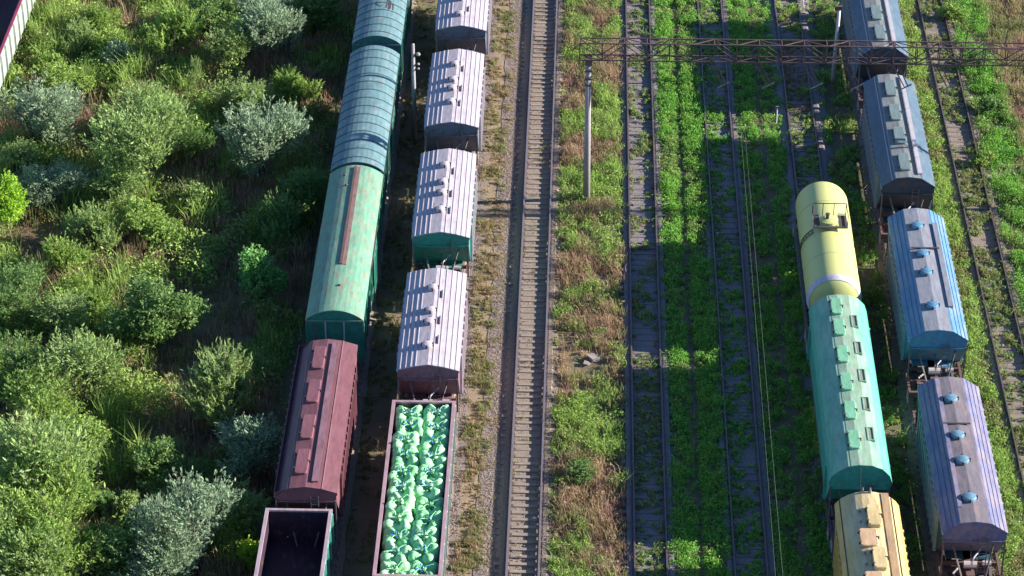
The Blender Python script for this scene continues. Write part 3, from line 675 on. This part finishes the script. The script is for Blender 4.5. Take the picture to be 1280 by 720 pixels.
P_pud = paint('dusty mauve deck', (.22, .185, .205), (.2, .18, .22), rustt=(.6, .8), rust=(.36, .25, .22))
P_purib = paint('teal side paint', (.035, .13, .15), (.04, .10, .16), rustt=(.7, .85))
P_puh = paint('light blue hatch paint', (.12, .25, .38), (.15, .3, .42), rustt=(.8, .95))
hopper((18.4, 110.1), 'faded violet hopper wagon with pale blue round hatches', 6.0, 7.35, facet, P_purib, P_pu, P_pud, (-.72, .62), [('o', -.12, y, .3) for y in (-4.2, -1.2, .9, 4.0)], P_puh,
       (-1.3, -1.08, -.86, .9, 1.12, 1.34), P_pu, ribs=14, grp='hopper wagons on the right hand train', walk=[(-.62, .2, .08, -4.9, 5.8, P_pu)], m_end=P_pu, crosswalk=[(-.7, .6, 1.9)], m_rib=paint('pale teal rib', (.42, .58, .62)))
hopper((18.4, 93.8), 'dusty hopper wagon at the bottom edge, only its end platform in view', 6.0, 7.6, facet, P_pud, P_pu, P_pud, (-.72, .62), [('o', -.12, y, .3) for y in (-4.2, -1.2, .9, 4.0)], P_puh,
       (), P_pu, ribs=10, grp='hopper wagons on the right hand train')

# maroon hopper on the left train
hopper((-12.6, 112.4), 'maroon hopper wagon with rectangular hatches, left of the gondola of green bags', 6.35, 7.4, [(-1.5, 3.5), (-.75, 4.02), (0, 4.12), (.75, 4.02), (1.5, 3.78)], P_mar, P_mar, None, None,
       [('r', -.3, y, .6, 2.0) for y in (-4.4, -1.5, 1.6, 4.6)], paint('light maroon hatch', (.22, .09, .115), rustt=(.8, .95)), (-.85, .78), P_mar_end, ribs=15, grp=None or 'covered wagons on the left hand train', walk=[(.42, .3, .1, -6, 6, P_mar_end)])

# pale green mineral hopper with rounded roof
P_gr = paint('sea green paint, pale with dust', (.06, .42, .30), (.07, .36, .28), rustt=(.78, .92), rust=(.25, .33, .25), dust=(.32, .50, .37), dustamt=.8)
P_grh = paint('green hatch lid', (.20, .48, .31), (.17, .44, .28), rustt=(.85, .95))
P_grille = paint('dull green grille', (.30, .36, .27))
P_grd = paint('dusty green deck', (.33, .45, .34), (.26, .44, .32), rustt=(.62, .8), rust=(.48, .42, .40))
arcg = [(-1.5, 3.15), (-1.38, 3.5), (-1.1, 3.82), (-.62, 4.12), (-.1, 4.2), (.5, 4.17), (1.0, 3.98), (1.36, 3.6), (1.5, 3.2)]
tg = hopper((13.5, 116.0), 'pale green hopper wagon with a rounded roof and rows of hatches', 7.6, 8.6, arcg, P_gr, P_gr, P_grd, (-.5, .62), [('r', -.22, y, .55, 1.5, .0) for y in (-5.6, -3.1, -.6, 1.9, 4.4, 6.4)], P_grh,
       (), None, ribs=2, grp='wagons on the middle right train', gable=.35, slope=1.4)
for y in (-5.0, -2.4, .1, 2.6, 5.1):
    b = MB(); x, w, l, z = .62, .34, 1.1, on_prof(arcg, .62) + .05
    b.box(x - w/2, x - w/2 + .05, y - l/2, y + l/2, z - .2, z + .04); b.box(x + w/2 - .05, x + w/2, y - l/2, y + l/2, z - .2, z + .04)
    b.box(x - w/2 + .05, x + w/2 - .05, y - l/2, y - l/2 + .05, z - .2, z + .04); b.box(x - w/2 + .05, x + w/2 - .05, y + l/2 - .05, y + l/2, z - .2, z + .04)
    o = b.build('hatch_frame', P_grd, tg); MB().box(x - w/2 + .05, x + w/2 - .05, y - l/2 + .05, y + l/2 - .05, z - .1, z - .0).build('hatch_grille', P_grille, o)
b = MB(); b.bar((-.05, -7.85, 4.25), (-.12, -9.4, 1.5), .03); b.build('cable', M['wire'], tg)

# yellow hopper, bottom edge
P_ye = paint('ochre yellow paint', (.62, .44, .14), (.58, .38, .10), rustt=(.8, .93), rust=(.45, .3, .2), dust=(.62, .54, .34), dustamt=.8)
P_yeh = paint('cream hatch plate', (.66, .54, .26), (.62, .48, .26), rustt=(.85, .97))
P_yes = paint('salmon rusted hatch', (.60, .38, .24), (.55, .40, .24), rustt=(.85, .97))
P_yew = paint('brown rusted walkway', (.44, .27, .17), (.5, .36, .2), rustt=(.75, .9))
arcy = [(1.5 * math.sin(a) / math.sin(1.15), 2.9 + 1.32 * math.cos(a) * 1.0 - .0) for a in np.linspace(-1.15, 1.15, 13)]
ty = hopper((13.6, 100.1), 'yellow hopper wagon with domed roof at the bottom edge', 6.1, 7.2, arcy, P_ye, P_ye, None, None, [], None, (), None, ribs=16, grp='wagons on the middle right train')
for i, y in enumerate((4.1, .9, -2.2)):
    hatch_rect(ty, .12, y, .62, 1.55, on_prof(arcy, -.0) + .01, P_yeh, h=.16); hatch_rect(ty, -.25, y - 1.6, .8, 1.3, on_prof(arcy, -.25) - .02, P_yes, h=.12)
    for dy in (.5, -.3):
        MB().lathe([(.05, 0), (.05, .12), (.01, .14)], 8, (-.5, y + dy, on_prof(arcy, -.5))).build('bolt', M['insul'], ty)
b = MB(); b.box(.6, .95, -6.0, 6.1, on_prof(arcy, .6) + .0, on_prof(arcy, .6) + .05); b.build('walkway', P_yew, ty)
MB().bar((-1.3, -6.1, on_prof(arcy, -1.3) + .02), (-1.3, 6.1, on_prof(arcy, -1.3) + .02), .04).build('roof_seam', M['steel'], ty)
MB().bar((1.1, -6.1, on_prof(arcy, 1.1) + .02), (1.1, 6.1, on_prof(arcy, 1.1) + .02), .04).build('roof_seam', M['steel'], ty)
for x in (-.25, .1): MB().lathe([(.1, 0), (.02, .35)], 6, (x, 6.05, 4.15)).build('roof_vent', M['insul'], ty)

# boxcars
def arc_prof(hw, ze, zr, n=12):
    h = zr - ze; Rr = (hw * hw + h * h) / (2 * h); a0 = math.asin(hw / Rr)
    return [(Rr * math.sin(a), zr - Rr + Rr * math.cos(a)) for a in np.linspace(-a0, a0, n + 1)]
def boxcar(yc, label, hl, m_side, m_roof, ribs=0, rib_m=None, strip=None, x=-12.5):
    t = thing('boxcar', label, 'boxcar', (x, yc, RT), 0, 'covered wagons on the left hand train')
    prof = arc_prof(1.5, 3.62, 4.22); roof_shape(prof, hl, t, m_roof, .05, .05)
    xe = 1.42
    for s in (-1, 1):
        w = MB(); w.box(min(s * xe, s * (xe - .05)), max(s * xe, s * (xe - .05)), -hl, hl, 1.12, 3.64); wo = w.build('side_wall', m_side, t)
        e = MB(); pts = [(-xe + .051, 1.13)] + [(a * .93, z - .06) for a, z in prof] + [(xe - .051, 1.13)]
        e.loft([[(a, s * (hl - .08), z) for a, z in pts], [(a, s * (hl - .02), z) for a, z in pts]]); eo = e.build('end_wall', m_side, t)
        for xx in (-.48, .48): MB().box(xx - .04, xx + .04, min(s * (hl - .02), s * (hl + .06)), max(s * (hl - .02), s * (hl + .06)), 1.13, 3.6).build('end_post', M['white_metal'], eo)
        MB().box(-1.5, 1.5, s * (hl + .05) - .04, s * (hl + .05) + .04, 3.54, 3.62).build('end_cornice', m_roof, eo)
        n = 14; pm = MB().box(0, .09, -.05, .05, 1.14, 3.55).mesh('side_post', m_side)
        for i in range(n):
            y = -hl + .06 + (2 * hl - .12) * i / (n - 1)
            if abs(y) < 1.3: continue
            link('side_post', pm, t, (s * (xe + .002), y, 0), (0, 0, 0 if s > 0 else math.pi))
        n2 = 6
        for i in range(12):   # diagonal braces
            y = -hl + .3 + i * (2 * hl - .6) / 12; y2 = y + (2 * hl - .6) / 12
            if -1.4 < (y + y2) / 2 < 1.4: continue
            MB().bar((s * (xe + .035), y, 1.2 if i % 2 else 3.45), (s * (xe + .035), y2, 3.45 if i % 2 else 1.2), .05).build('side_brace', rib_m or m_side, t)
        d = MB(); d.box(min(s * (xe + .1), s * (xe + .16)), max(s * (xe + .1), s * (xe + .16)), -1.05, 1.05, 1.16, 3.4); do = d.build('sliding_door', m_side, t)
        for k in (-.7, 0, .7): MB().box(min(s * (xe + .16), s * (xe + .2)), max(s * (xe + .16), s * (xe + .2)), k - .05, k + .05, 1.25, 3.3).build('door_rib', m_side, do)
        MB().box(min(s * (xe + .01), s * (xe + .13)), max(s * (xe + .01), s * (xe + .13)), -2.3, 2.3, 3.42, 3.5).build('door_track', M['steel'], t)
    ladder(-1.2, -.85, -hl - .12, 1.2, 3.4, t)
    underframe(t, hl + .1, 'frame_grey', deck=False)
    if ribs:
        for i in range(ribs):
            y = -hl + .55 + (2 * hl - 1.1) * i / (ribs - 1)
            b = MB(); b.prism([(a, z + .035) for a, z in prof] + [(a, z - .01) for a, z in prof[::-1]], y - .035, y + .035); b.build('roof_rib', rib_m, t)
    return t, prof
P_tb = paint('weathered teal roof', (.10, .20, .245), (.14, .245, .265), rustt=(.68, .85), rust=(.30, .27, .28), dust=(.26, .31, .33), dustamt=.3, st=(1, 1, 1))
P_tbs = paint('green boxcar side', (.06, .25, .19), (.08, .2, .17), rustt=(.7, .85))
P_rib = paint('dark teal rib', (.09, .17, .19))
P_gb = paint('mint green roof, rust stained', (.12, .34, .24), (.18, .35, .25), rustt=(.5, .75), rust=(.27, .25, .18), st=(1, .6, 1))
t0, pf = boxcar(160.4, 'teal boxcar with graffiti on its arched roof, at the top edge', 7.55, P_tbs, P_tb, 15, P_rib)
# scrawled marks on that roof
def scrawl(strokes, w=.05):
    b = MB()
    for st in strokes:
        for (x0, y0), (x1, y1) in zip(st, st[1:]):
            z0, z1 = on_prof(pf, x0) + .012, on_prof(pf, x1) + .012; b.bar((x0, y0, z0), (x1, y1, z1), w, .006)
    return b
def gp(px, py):      # roof picture point -> wagon local
    x, y = ground_at(px, py, RT + 4.18); return x + 12.5, y - 160.4
px = lambda pts: [gp(440 + a / 12, b / 12) for a, b in pts]
scrawl([px([(395, 25), (380, 45), (382, 75), (400, 95), (430, 97)]), px([(430, 97), (470, 75)]), px([(535, -5), (522, 60), (510, 120)]), px([(500, 40), (560, 30)]), px([(560, -10), (552, 70), (548, 140)]),
        px([(580, 10), (575, 80), (570, 125)]), px([(580, 60), (600, 30), (612, 60), (612, 130)])], .09).build('graffiti', mat('faded black spray paint', (.05, .05, .06), .8), t0)
boxcar(144.25, 'teal boxcar with transverse ribs on its arched roof, second in line', 7.2, P_tbs, P_tb, 14, P_rib)
tgb, pfg = boxcar(129.0, 'mint green boxcar with a rusty strip along its smooth roof', 7.6, paint('deep green side', (.05, .27, .2), rustt=(.7, .85)), P_gb, 0, paint('pale green brace', (.2, .42, .3)))
P_rs = paint('rusty strip', (.16, .09, .085), (.12, .07, .065))
b = MB(); b.box(-.08, .06, -3.1, 7.4, 4.2, 4.29); b.build('roof_strip', P_rs, tgb); b = MB(); b.box(.063, .27, -3.1, 7.4, 4.19, 4.25); b.build('roof_strip', paint('mauve rusted strip', (.27, .18, .17)), tgb)
for x, y in ((-.55, 6.6), (-.38, 5.4), (.1, -5.2)): MB().lathe([(.09, 0), (.09, .06), (.03, .1)], 8, (x, y, on_prof(pfg, x) - .01)).build('roof_vent', P_rs, tgb)

# gondolas
def gondola(x, yc, hl, label, m_in, m_out, m_rim, h=2.95, zf=1.2, ribn=12, hw=1.5, grp='open gondola wagons', m_west=None):
    t = thing('gondola_wagon', label, 'gondola wagon', (x, yc, RT), 0, grp)
    MB().box(-hw + .06, hw - .06, -hl + .06, hl - .06, zf - .08, zf).build('floor', m_in, t)
    for s in (-1, 1):
        w = MB(); w.box(min(s * hw, s * (hw - .03)), max(s * hw, s * (hw - .03)), -hl, hl, zf - .08, h); w.build('side_wall', (m_west if s < 0 and m_west else m_out), t)
        w = MB(); w.box(min(s * (hw - .031), s * (hw - .06)), max(s * (hw - .031), s * (hw - .06)), -hl + .06, hl - .06, zf, h - .01); w.build('inner_lining', m_in, t)
        w = MB(); w.box(-hw + .03, hw - .03, min(s * hl, s * (hl - .03)), max(s * hl, s * (hl - .03)), zf - .08, h); w.build('end_wall', m_out, t)
        w = MB(); w.box(-hw + .06, hw - .06, min(s * (hl - .031), s * (hl - .06)), max(s * (hl - .031), s * (hl - .06)), zf, h - .01); w.build('inner_lining', m_in, t)
        w = MB(); w.box(min(s * (hw - .09), s * (hw + .07)), max(s * (hw - .09), s * (hw + .07)), -hl - .07, hl + .07, h, h + .1); w.build('top_rail', m_rim, t)
        w = MB(); w.box(-hw + .09, hw - .09, min(s * (hl - .09), s * (hl + .07)), max(s * (hl - .09), s * (hl + .07)), h + .003, h + .097); w.build('top_rail', m_rim, t)
        rm = MB().add([(0, -.07, zf - .05), (.02, -.09, h - .003), (0, .07, zf - .05), (.02, .09, h - .003), (.12, -.05, zf), (.1, -.05, h - .1), (.12, .05, zf), (.1, .05, h - .1)],
                      [(0, 4, 5, 1), (4, 6, 7, 5), (6, 2, 3, 7), (1, 5, 7, 3), (0, 2, 6, 4)]).mesh('side_stake', m_out)
        for i in range(ribn):
            y = -hl + .12 + (2 * hl - .24) * i / (ribn - 1); link('side_stake', rm, t, (s * (hw + .001), y, 0), (0, 0, 0 if s > 0 else math.pi))
    underframe(t, hl + .15, 'frame_grey', deck=False)
    return t
P_pink = paint('pink-grey rim paint', (.42, .28, .33), (.34, .22, .26), rustt=(.7, .85))
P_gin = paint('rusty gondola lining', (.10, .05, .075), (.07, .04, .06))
P_gside = paint('grey-green gondola side', (.20, .30, .29), (.28, .30, .31), rustt=(.66, .8), rust=(.3, .2, .2))
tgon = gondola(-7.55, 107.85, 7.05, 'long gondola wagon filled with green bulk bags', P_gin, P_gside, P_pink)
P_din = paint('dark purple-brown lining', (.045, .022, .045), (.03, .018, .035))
P_g2 = paint('sea green gondola side', (.06, .36, .28), (.1, .3, .25), rustt=(.66, .8))
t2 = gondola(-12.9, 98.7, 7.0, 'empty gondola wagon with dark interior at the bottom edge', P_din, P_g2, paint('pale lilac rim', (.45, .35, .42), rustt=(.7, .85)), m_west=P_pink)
P_pan = paint('pale grey-green panel', (.36, .42, .38), (.30, .36, .33), rustt=(.7, .85), rust=(.30, .28, .24))
gondola(-37.1, 160.0, 12.5, 'long grey panelled gondola wagon in the top left corner', P_din, P_pan, paint('crimson rim', (.25, .04, .10), rustt=(.7, .85)), ribn=18, hw=1.62, h=3.05, m_west=P_pan)

# tank car
P_tk = mat('pale yellow tank paint', (.47, .48, .17), .5, (.43, .45, .18), 1.0, .9, (.38, .38, .18), 5, (.66, .9), bump=.08, bscale=4)
P_tkw = paint('white tank band', (.55, .56, .66), rustt=(.8, .95))
tt = thing('tank_wagon', 'pale yellow tank wagon between the empty track and the pale green hopper', 'tank wagon', (13.5, 130.75, RT), 0, 'wagons on the middle right train')
hl = 5.72; r = 1.45; zc = 2.62
def tring(y, rr, n=48): return [(rr * math.cos(2 * math.pi * k / n), y, zc + rr * math.sin(2 * math.pi * k / n)) for k in range(n)]
ends = [(0, .02), (.12, .5), (.22, .85), (.36, 1.15), (.5, 1.32), (.66, 1.42), (.8, 1.45)]
b = MB(); b.loft([tring(-hl + a, q) for a, q in ends] + [tring(-hl + 1.25, r)] + [tring(y, r) for y in (0, hl - .8)] + [tring(hl - a, q) for a, q in ends[::-1][1:]]); b.build('tank_shell', P_tk, tt, smooth=True)
b = MB(); b.loft([tring(-hl + a, q) for a, q in ((.48, 1.33), (.66, 1.44), (.86, 1.466), (.88, 1.452))], caps=False); b.build('tank_band', P_tkw, tt, smooth=True)
for y in (-2.6, 2.9, .2):
    b = MB(); b.loft([tring(y - .04, r + .002), tring(y - .04, r + .014), tring(y + .04, r + .014), tring(y + .04, r + .002)], caps=False); b.build('weld_band', P_tk, tt)
b = MB(); b.lathe([(.48, 0), (.48, .35), (.5, .36), (.5, .42), (.3, .5), (.01, .53)], 20, (0, .35, zc + r - .12)); dome = b.build('hatch_dome', P_tk, tt)
b = MB(); b.lathe([(.09, 0), (.09, .25), (.12, .25), (.12, .32), (.01, .33)], 10, (-.1, .25, zc + r + .38)); b.build('valve', M['steel'], dome)
b = MB(); z = zc + r + .12
b.box(-.85, -.5, -.35, 1.05, z, z + .03); b.box(.5, .95, -.35, 1.05, z, z + .03); b.box(-.5, .5, -.35, -.12, z, z + .03)
pl = b.build('platform', M['steel'], tt)
b = MB()
for (x0, y0), (x1, y1) in zip([(-.85, 1.05), (-.85, -.35), (.95, -.35), (.95, 1.05)], [(-.85, -.35), (.95, -.35), (.95, 1.05), (.5, 1.05)]):
    b.bar((x0, y0, z + .1), (x1, y1, z + .1), .045); 
b.build('platform_edge', M['frame_grey'], tt)
b = MB()
for x, y in ((-.85, 1.05), (-.85, -.35), (.95, -.35), (.95, 1.05), (-.3, 1.05), (.3, 1.05)): b.bar((x, y, z), (x, y, z + .75), .04)
b.bar((-.83, 1.05, z + .75), (.95, 1.05, z + .75), .04); b.bar((.95, 1.05, z + .75), (.95, -.35, z + .75), .04); b.bar((-.85, 1.05, z + .75), (-.85, -.35, z + .75), .04)
b.build('railing', M['steel'], tt)
for y in (-.25, .1):
    b = MB(); b.tube([((r + .06) * math.sin(a), y, zc + (r + .06) * math.cos(a)) for a in np.linspace(-.6, -1.75, 8)], .028, 5); b.build('ladder_rail', M['steel'], tt)
for a in np.linspace(-.65, -1.7, 8): MB().bar(((r + .06) * math.sin(a), -.25, zc + (r + .06) * math.cos(a)), ((r + .06) * math.sin(a), .1, zc + (r + .06) * math.cos(a)), .03).build('ladder_rung', M['steel'], tt)
for y in (-4.2, 4.2):
    b = MB(); b.loft([[(x * 1.2, y - .25, .95) for x in (-1, 1)] + [(x * 1.15, y - .25, 1.75) for x in (1, .5)] + [(0, y - .25, 1.2)] + [(x * 1.15, y - .25, 1.75) for x in (-.5, -1)],
                      [(x * 1.2, y + .25, .95) for x in (-1, 1)] + [(x * 1.15, y + .25, 1.75) for x in (1, .5)] + [(0, y + .25, 1.2)] + [(x * 1.15, y + .25, 1.75) for x in (-.5, -1)]]); b.build('saddle', M['steel'], tt)
underframe(tt, 5.9, 'frame_grey')

# ------------------------------------------------------------------ green bulk bags in the gondola
GB = [mat('green bag plastic', (.21, .56, .25), .75, (.38, .67, .38), 2.2, .9, (.45, .72, .50), 3.5, (.55, .8), bump=.5, bscale=7, spec=.15),
      mat('deep green bag plastic', (.16, .52, .24), .75, (.31, .61, .31), 2.2, .9, (.4, .68, .46), 3.5, (.6, .85), bump=.5, bscale=7, spec=.15)]
TIE = mat('blue tie strap', (.03, .16, .50), .5); STR = mat('yellow-green strap', (.22, .52, .28), .6)
def bag(i):
    r = random.Random(i * 5 + 2); b = MB(); n = 40; ph = [r.uniform(0, 6.28) for _ in range(4)]; rings = []
    for rr, z, fold in ((.52, 0, .0), (.6, .15, .02), (.63, .7, .03), (.64, 1.15, .04), (.61, 1.42, .06), (.50, 1.60, .09), (.34, 1.60, .13), (.17, 1.46, .2), (.08, 1.40, .3), (.07, 1.54, .3), (.13, 1.62, .4), (.02, 1.6, 0)):
        ring = []
        for k in range(n):
            a = 2 * math.pi * k / n; sq = 1 + .11 * math.cos(4 * (a - .785) * 1.0)
            f = 1 + fold * (.5 * math.sin(9 * a + ph[0]) + .5 * math.sin(5 * a + ph[1]))
            lob = (.13 * math.cos(4 * (a - .785)) + .05 * math.sin(6 * a + ph[1])) if 1.3 < z < 1.63 and rr > .2 else 0
            ring.append((rr * sq * f * math.cos(a), rr * sq * f * math.sin(a), z + lob + fold * .35 * math.sin(7 * a + ph[2])))
        rings.append(ring)
    b.loft(rings); me = b.mesh('bag_body', GB[i % 2], True)
    t = MB()
    for q in range(4):
        a = ph[3] + q * 1.57 + r.uniform(-.4, .4); t.bar((.05 * math.cos(a), .05 * math.sin(a), 1.62), (.26 * math.cos(a), .26 * math.sin(a), 1.72), .055, .03)
    s = MB()
    for q in range(4):
        a = .785 + q * 1.57; c, d = math.cos(a), math.sin(a)
        s.tube([(.60 * c, .60 * d, 1.1), (.60 * c, .60 * d, 1.50), (.40 * c + r.uniform(-.1, .1), .40 * d + r.uniform(-.1, .1), 1.78), (.15 * c, .15 * d, 1.72)], .018, 4)
    return me, t.mesh('tie', TIE), s.mesh('lifting_loop', STR)
BG = [bag(i) for i in range(5)]
rows = []; y = 14.1 - .7
nrow = 11; words = ['first', 'second', 'third', 'fourth', 'fifth', 'sixth', 'seventh', 'eighth', 'ninth', 'tenth', 'last']
for i in range(nrow):
    for s, side in ((-1, 'west'), (1, 'east')):
        yy = 107.85 + 7.05 - .72 - i * 1.262 + rnd.uniform(-.05, .05) ; xx = -7.55 + s * .66 + rnd.uniform(-.06, .06)
        k = rnd.randrange(5); blue = rnd.random() < .5 or i in (0, 1)
        place = {0: 'far end wall', nrow - 1: 'near end wall'}.get(i)
        lab = 'green bulk bag, %s row from the far end of the gondola, %s side' % (words[i], 'left' if s < 0 else 'right')
        if i == nrow - 1: lab = 'green bulk bag in the %s corner of the gondola, at the bottom edge' % ('left' if s < 0 else 'right')
        t = thing('bulk_bag', lab, 'bulk bag', (xx, yy, RT + 1.2), rnd.uniform(-.25, .25) + rnd.randrange(4) * math.pi / 2, 'green bulk bags in the gondola')
        zs = rnd.uniform(.92, 1.04) * (1.0 if i > 5 else 1.03); t.scale = (1.2 * rnd.uniform(.96, 1.04), 1.22 * rnd.uniform(.96, 1.05), zs * 1.06)
        link('bag_body', BG[k][0], t)
        if blue: link('tie', BG[k][1], t)
        link('lifting_loop', BG[k][2], t)

# ------------------------------------------------------------------ gantry, poles, wires
def gz(x): return 9.35 + 0 * x
g = thing('signal_gantry', 'long maroon lattice gantry spanning the right hand tracks on a concrete pole', 'gantry', (.41, 140.85, 0))
x0, x1 = -.55, 32.2; hz, dy = 1.05, .70; zb = 9.35
ch = MB()
for nm, y, z in (('chord', -dy / 2, zb), ('chord', dy / 2, zb), ('chord', -dy / 2, zb + hz), ('chord', dy / 2, zb + hz)):
    MB().bar((x0, y, z), (x1, y, z), .06, .06).build('chord', M['truss'], g)
vm = MB().bar((0, 0, .05), (0, 0, hz - .05), .055).mesh('truss_post', M['truss']); hm = MB().bar((0, -dy / 2 + .05, 0), (0, dy / 2 - .05, 0), .05).mesh('truss_tie', M['truss'])
n = 26; st = (x1 - x0 - .1) / n
dm = {s: MB().bar((0, 0, .05 if s else hz - .05), (st, 0, hz - .05 if s else .05), .045).mesh('truss_diagonal', M['truss']) for s in (0, 1)}
dm2 = {s: MB().bar((0, -dy / 2 if s else dy / 2, 0), (st, dy / 2 if s else -dy / 2, 0), .045).mesh('truss_lacing', M['truss']) for s in (0, 1)}
for i in range(n + 1):
    x = x0 + .05 + i * st
    for y in (-dy / 2, dy / 2): link('truss_post', vm, g, (x, y, zb))
    for z in (zb, zb + hz): link('truss_tie', hm, g, (x, 0, z))
    if i < n:
        for y in (-dy / 2, dy / 2): link('truss_diagonal', dm[i % 2], g, (x, y, zb))
        for z in (zb, zb + hz): link('truss_lacing', dm2[i % 2], g, (x, 0, z))
pole = MB(); pole.tube([(0, 0, 0), (0, 0, 9.2)], [.21, .15], 14); pole.build('pole', M['concrete'], g, smooth=True)
MB().box(-.2, .2, -.35, .35, 9.0, 9.3).build('pole_cap', M['truss_b'], g)
for z in (7.6, 8.0, 8.5):
    b = MB(); b.box(-.19, .19, -.19, .19, z, z + .09); b.build('clamp', M['truss_b'], g)
pole = MB(); pole.tube([(31.2, 0, 0), (31.2, 0, 9.2)], [.21, .15], 14); pole.build('pole', M['concrete'], g, smooth=True)
for x in (6.8, 9.3, 12.0, 14.3, 17.0, 19.4):
    b = MB(); b.tube([(x, -.35, zb), (x + .75, -.5, zb - 1.35)], .035, 5); b.tube([(x + .3, -.35, zb), (x + .95, -.5, zb - 1.3)], .035, 5); o = b.build('wire_bracket', M['truss'], g)
    b = MB(); b.tube([(x + .45, -.55, zb - 1.55), (x + 1.15, -.45, zb - 1.2)], [.03, .055], 8); b.build('insulator', M['insul'], o)
for xs, zz in ((16.2, 8.2), (10.2, 8.2)):
    pass
b = MB()
for x in (21.0, 23.2, 25.5, 27.6): b.bar((x, 0, zb + hz), (x + .1, .1, zb + hz + .9), .05)
b.build('top_spike', M['truss_b'], g)

lp = thing('lamp_pole', 'slim pale pole with small fittings between the teal boxcars and white hoppers', 'pole', (-9.92, 147.7, 0))
b = MB(); b.tube([(0, 0, 0), (-.02, 0, 6.6)], [.15, .1], 12); b.build('shaft', M['concrete'], lp, smooth=True)
for z, r_ in ((5.95, .15), (5.3, .1), (5.0, .09)):
    b = MB(); b.lathe([(.02, -r_ * .6), (r_ * .8, -r_ * .5), (r_, 0), (r_ * .6, r_ * .6), (.02, r_ * .7)], 10, (.28, -.02, z)); b.build('insulator', M['insul'], lp); MB().bar((0, 0, z), (.25, -.02, z), .05).build('arm', M['steel'], lp)
rp = thing('white_pole', 'short white pole beside the slate blue hoppers near the top edge', 'pole', (15.72, 156.3, 0))
b = MB(); b.tube([(0, 0, 0), (.12, 0, 5.0)], [.14, .1], 10); b.build('shaft', M['white_metal'], rp, smooth=True)
MB().box(-.1, .3, -.1, .1, 5.0, 5.25).build('pole_cap', M['truss_b'], rp)
fb = thing('signal_stub', 'small white marker by the rails under the gantry', 'marker', (11.9, 150.5, 0))
b = MB(); b.tube([(0, 0, 0), (0, 0, 1.2)], .05, 8); b.build('post', M['white_metal'], fb); MB().box(-.1, .1, -.04, .02, 1.1, 1.3).build('plate', M['insul'], fb)
# overhead wires
def wire(pa, pb, z, label):
    xa, ya = ground_at(*pa, z); xb, yb = ground_at(*pb, z); k = (xb - xa) / (yb - ya)
    f = lambda y: xa + k * (y - ya)
    t = MB(); pts = [(f(y), y, z - .0 + .0004 * (y - 118) ** 2 * 0) for y in np.linspace(86, 140.5, 12)]; t.tube(pts, .006, 4)
    tag(t.build('overhead_wire', M['wire']), label, 'wire', 'overhead wires')
wire((932, 240), (967, 690), 6.0, 'thin pale overhead wire, the left one of the pair over the shaded track')
wire((938, 245), (976, 690), 6.0, 'thin pale overhead wire, the right one of the pair over the shaded track')

# debris
DB = [mat('pale rubbish', (.6, .6, .62), .7), mat('grey slab', (.24, .21, .21), .9, (.15, .13, .13), 3, .9)]
for px_, py_, s, lab in ((742, 448, .35, 'broken pale slab in the bare patch between tracks'), (733, 455, .2, 'small broken slab beside the larger slab in the bare patch'), (668, 648, .09, 'white scrap lying between the rails of the sleepered track'),
                        (607, 330, .09, 'white scrap on the dirt path near the gravel'), (896, 292, .09, 'white scrap beside the rail at the shadow edge')):
    x, y = ground_at(px_, py_, .1); b = MB(); r = random.Random(px_)
    b.loft([[(a * s + r.uniform(-.2, .2) * s, c * s + r.uniform(-.2, .2) * s, z) for a, c in ((-1, -.7), (.3, -1), (1, -.1), (.5, .8), (-.7, .9))] for z in (0, s * .35)])
    tag(b.build('rubble' if s > .1 else 'litter', DB[1 if s > .1 else 0], None, (x, y, .12), rot=(.1, .15, r.uniform(0, 3))), lab, 'debris')
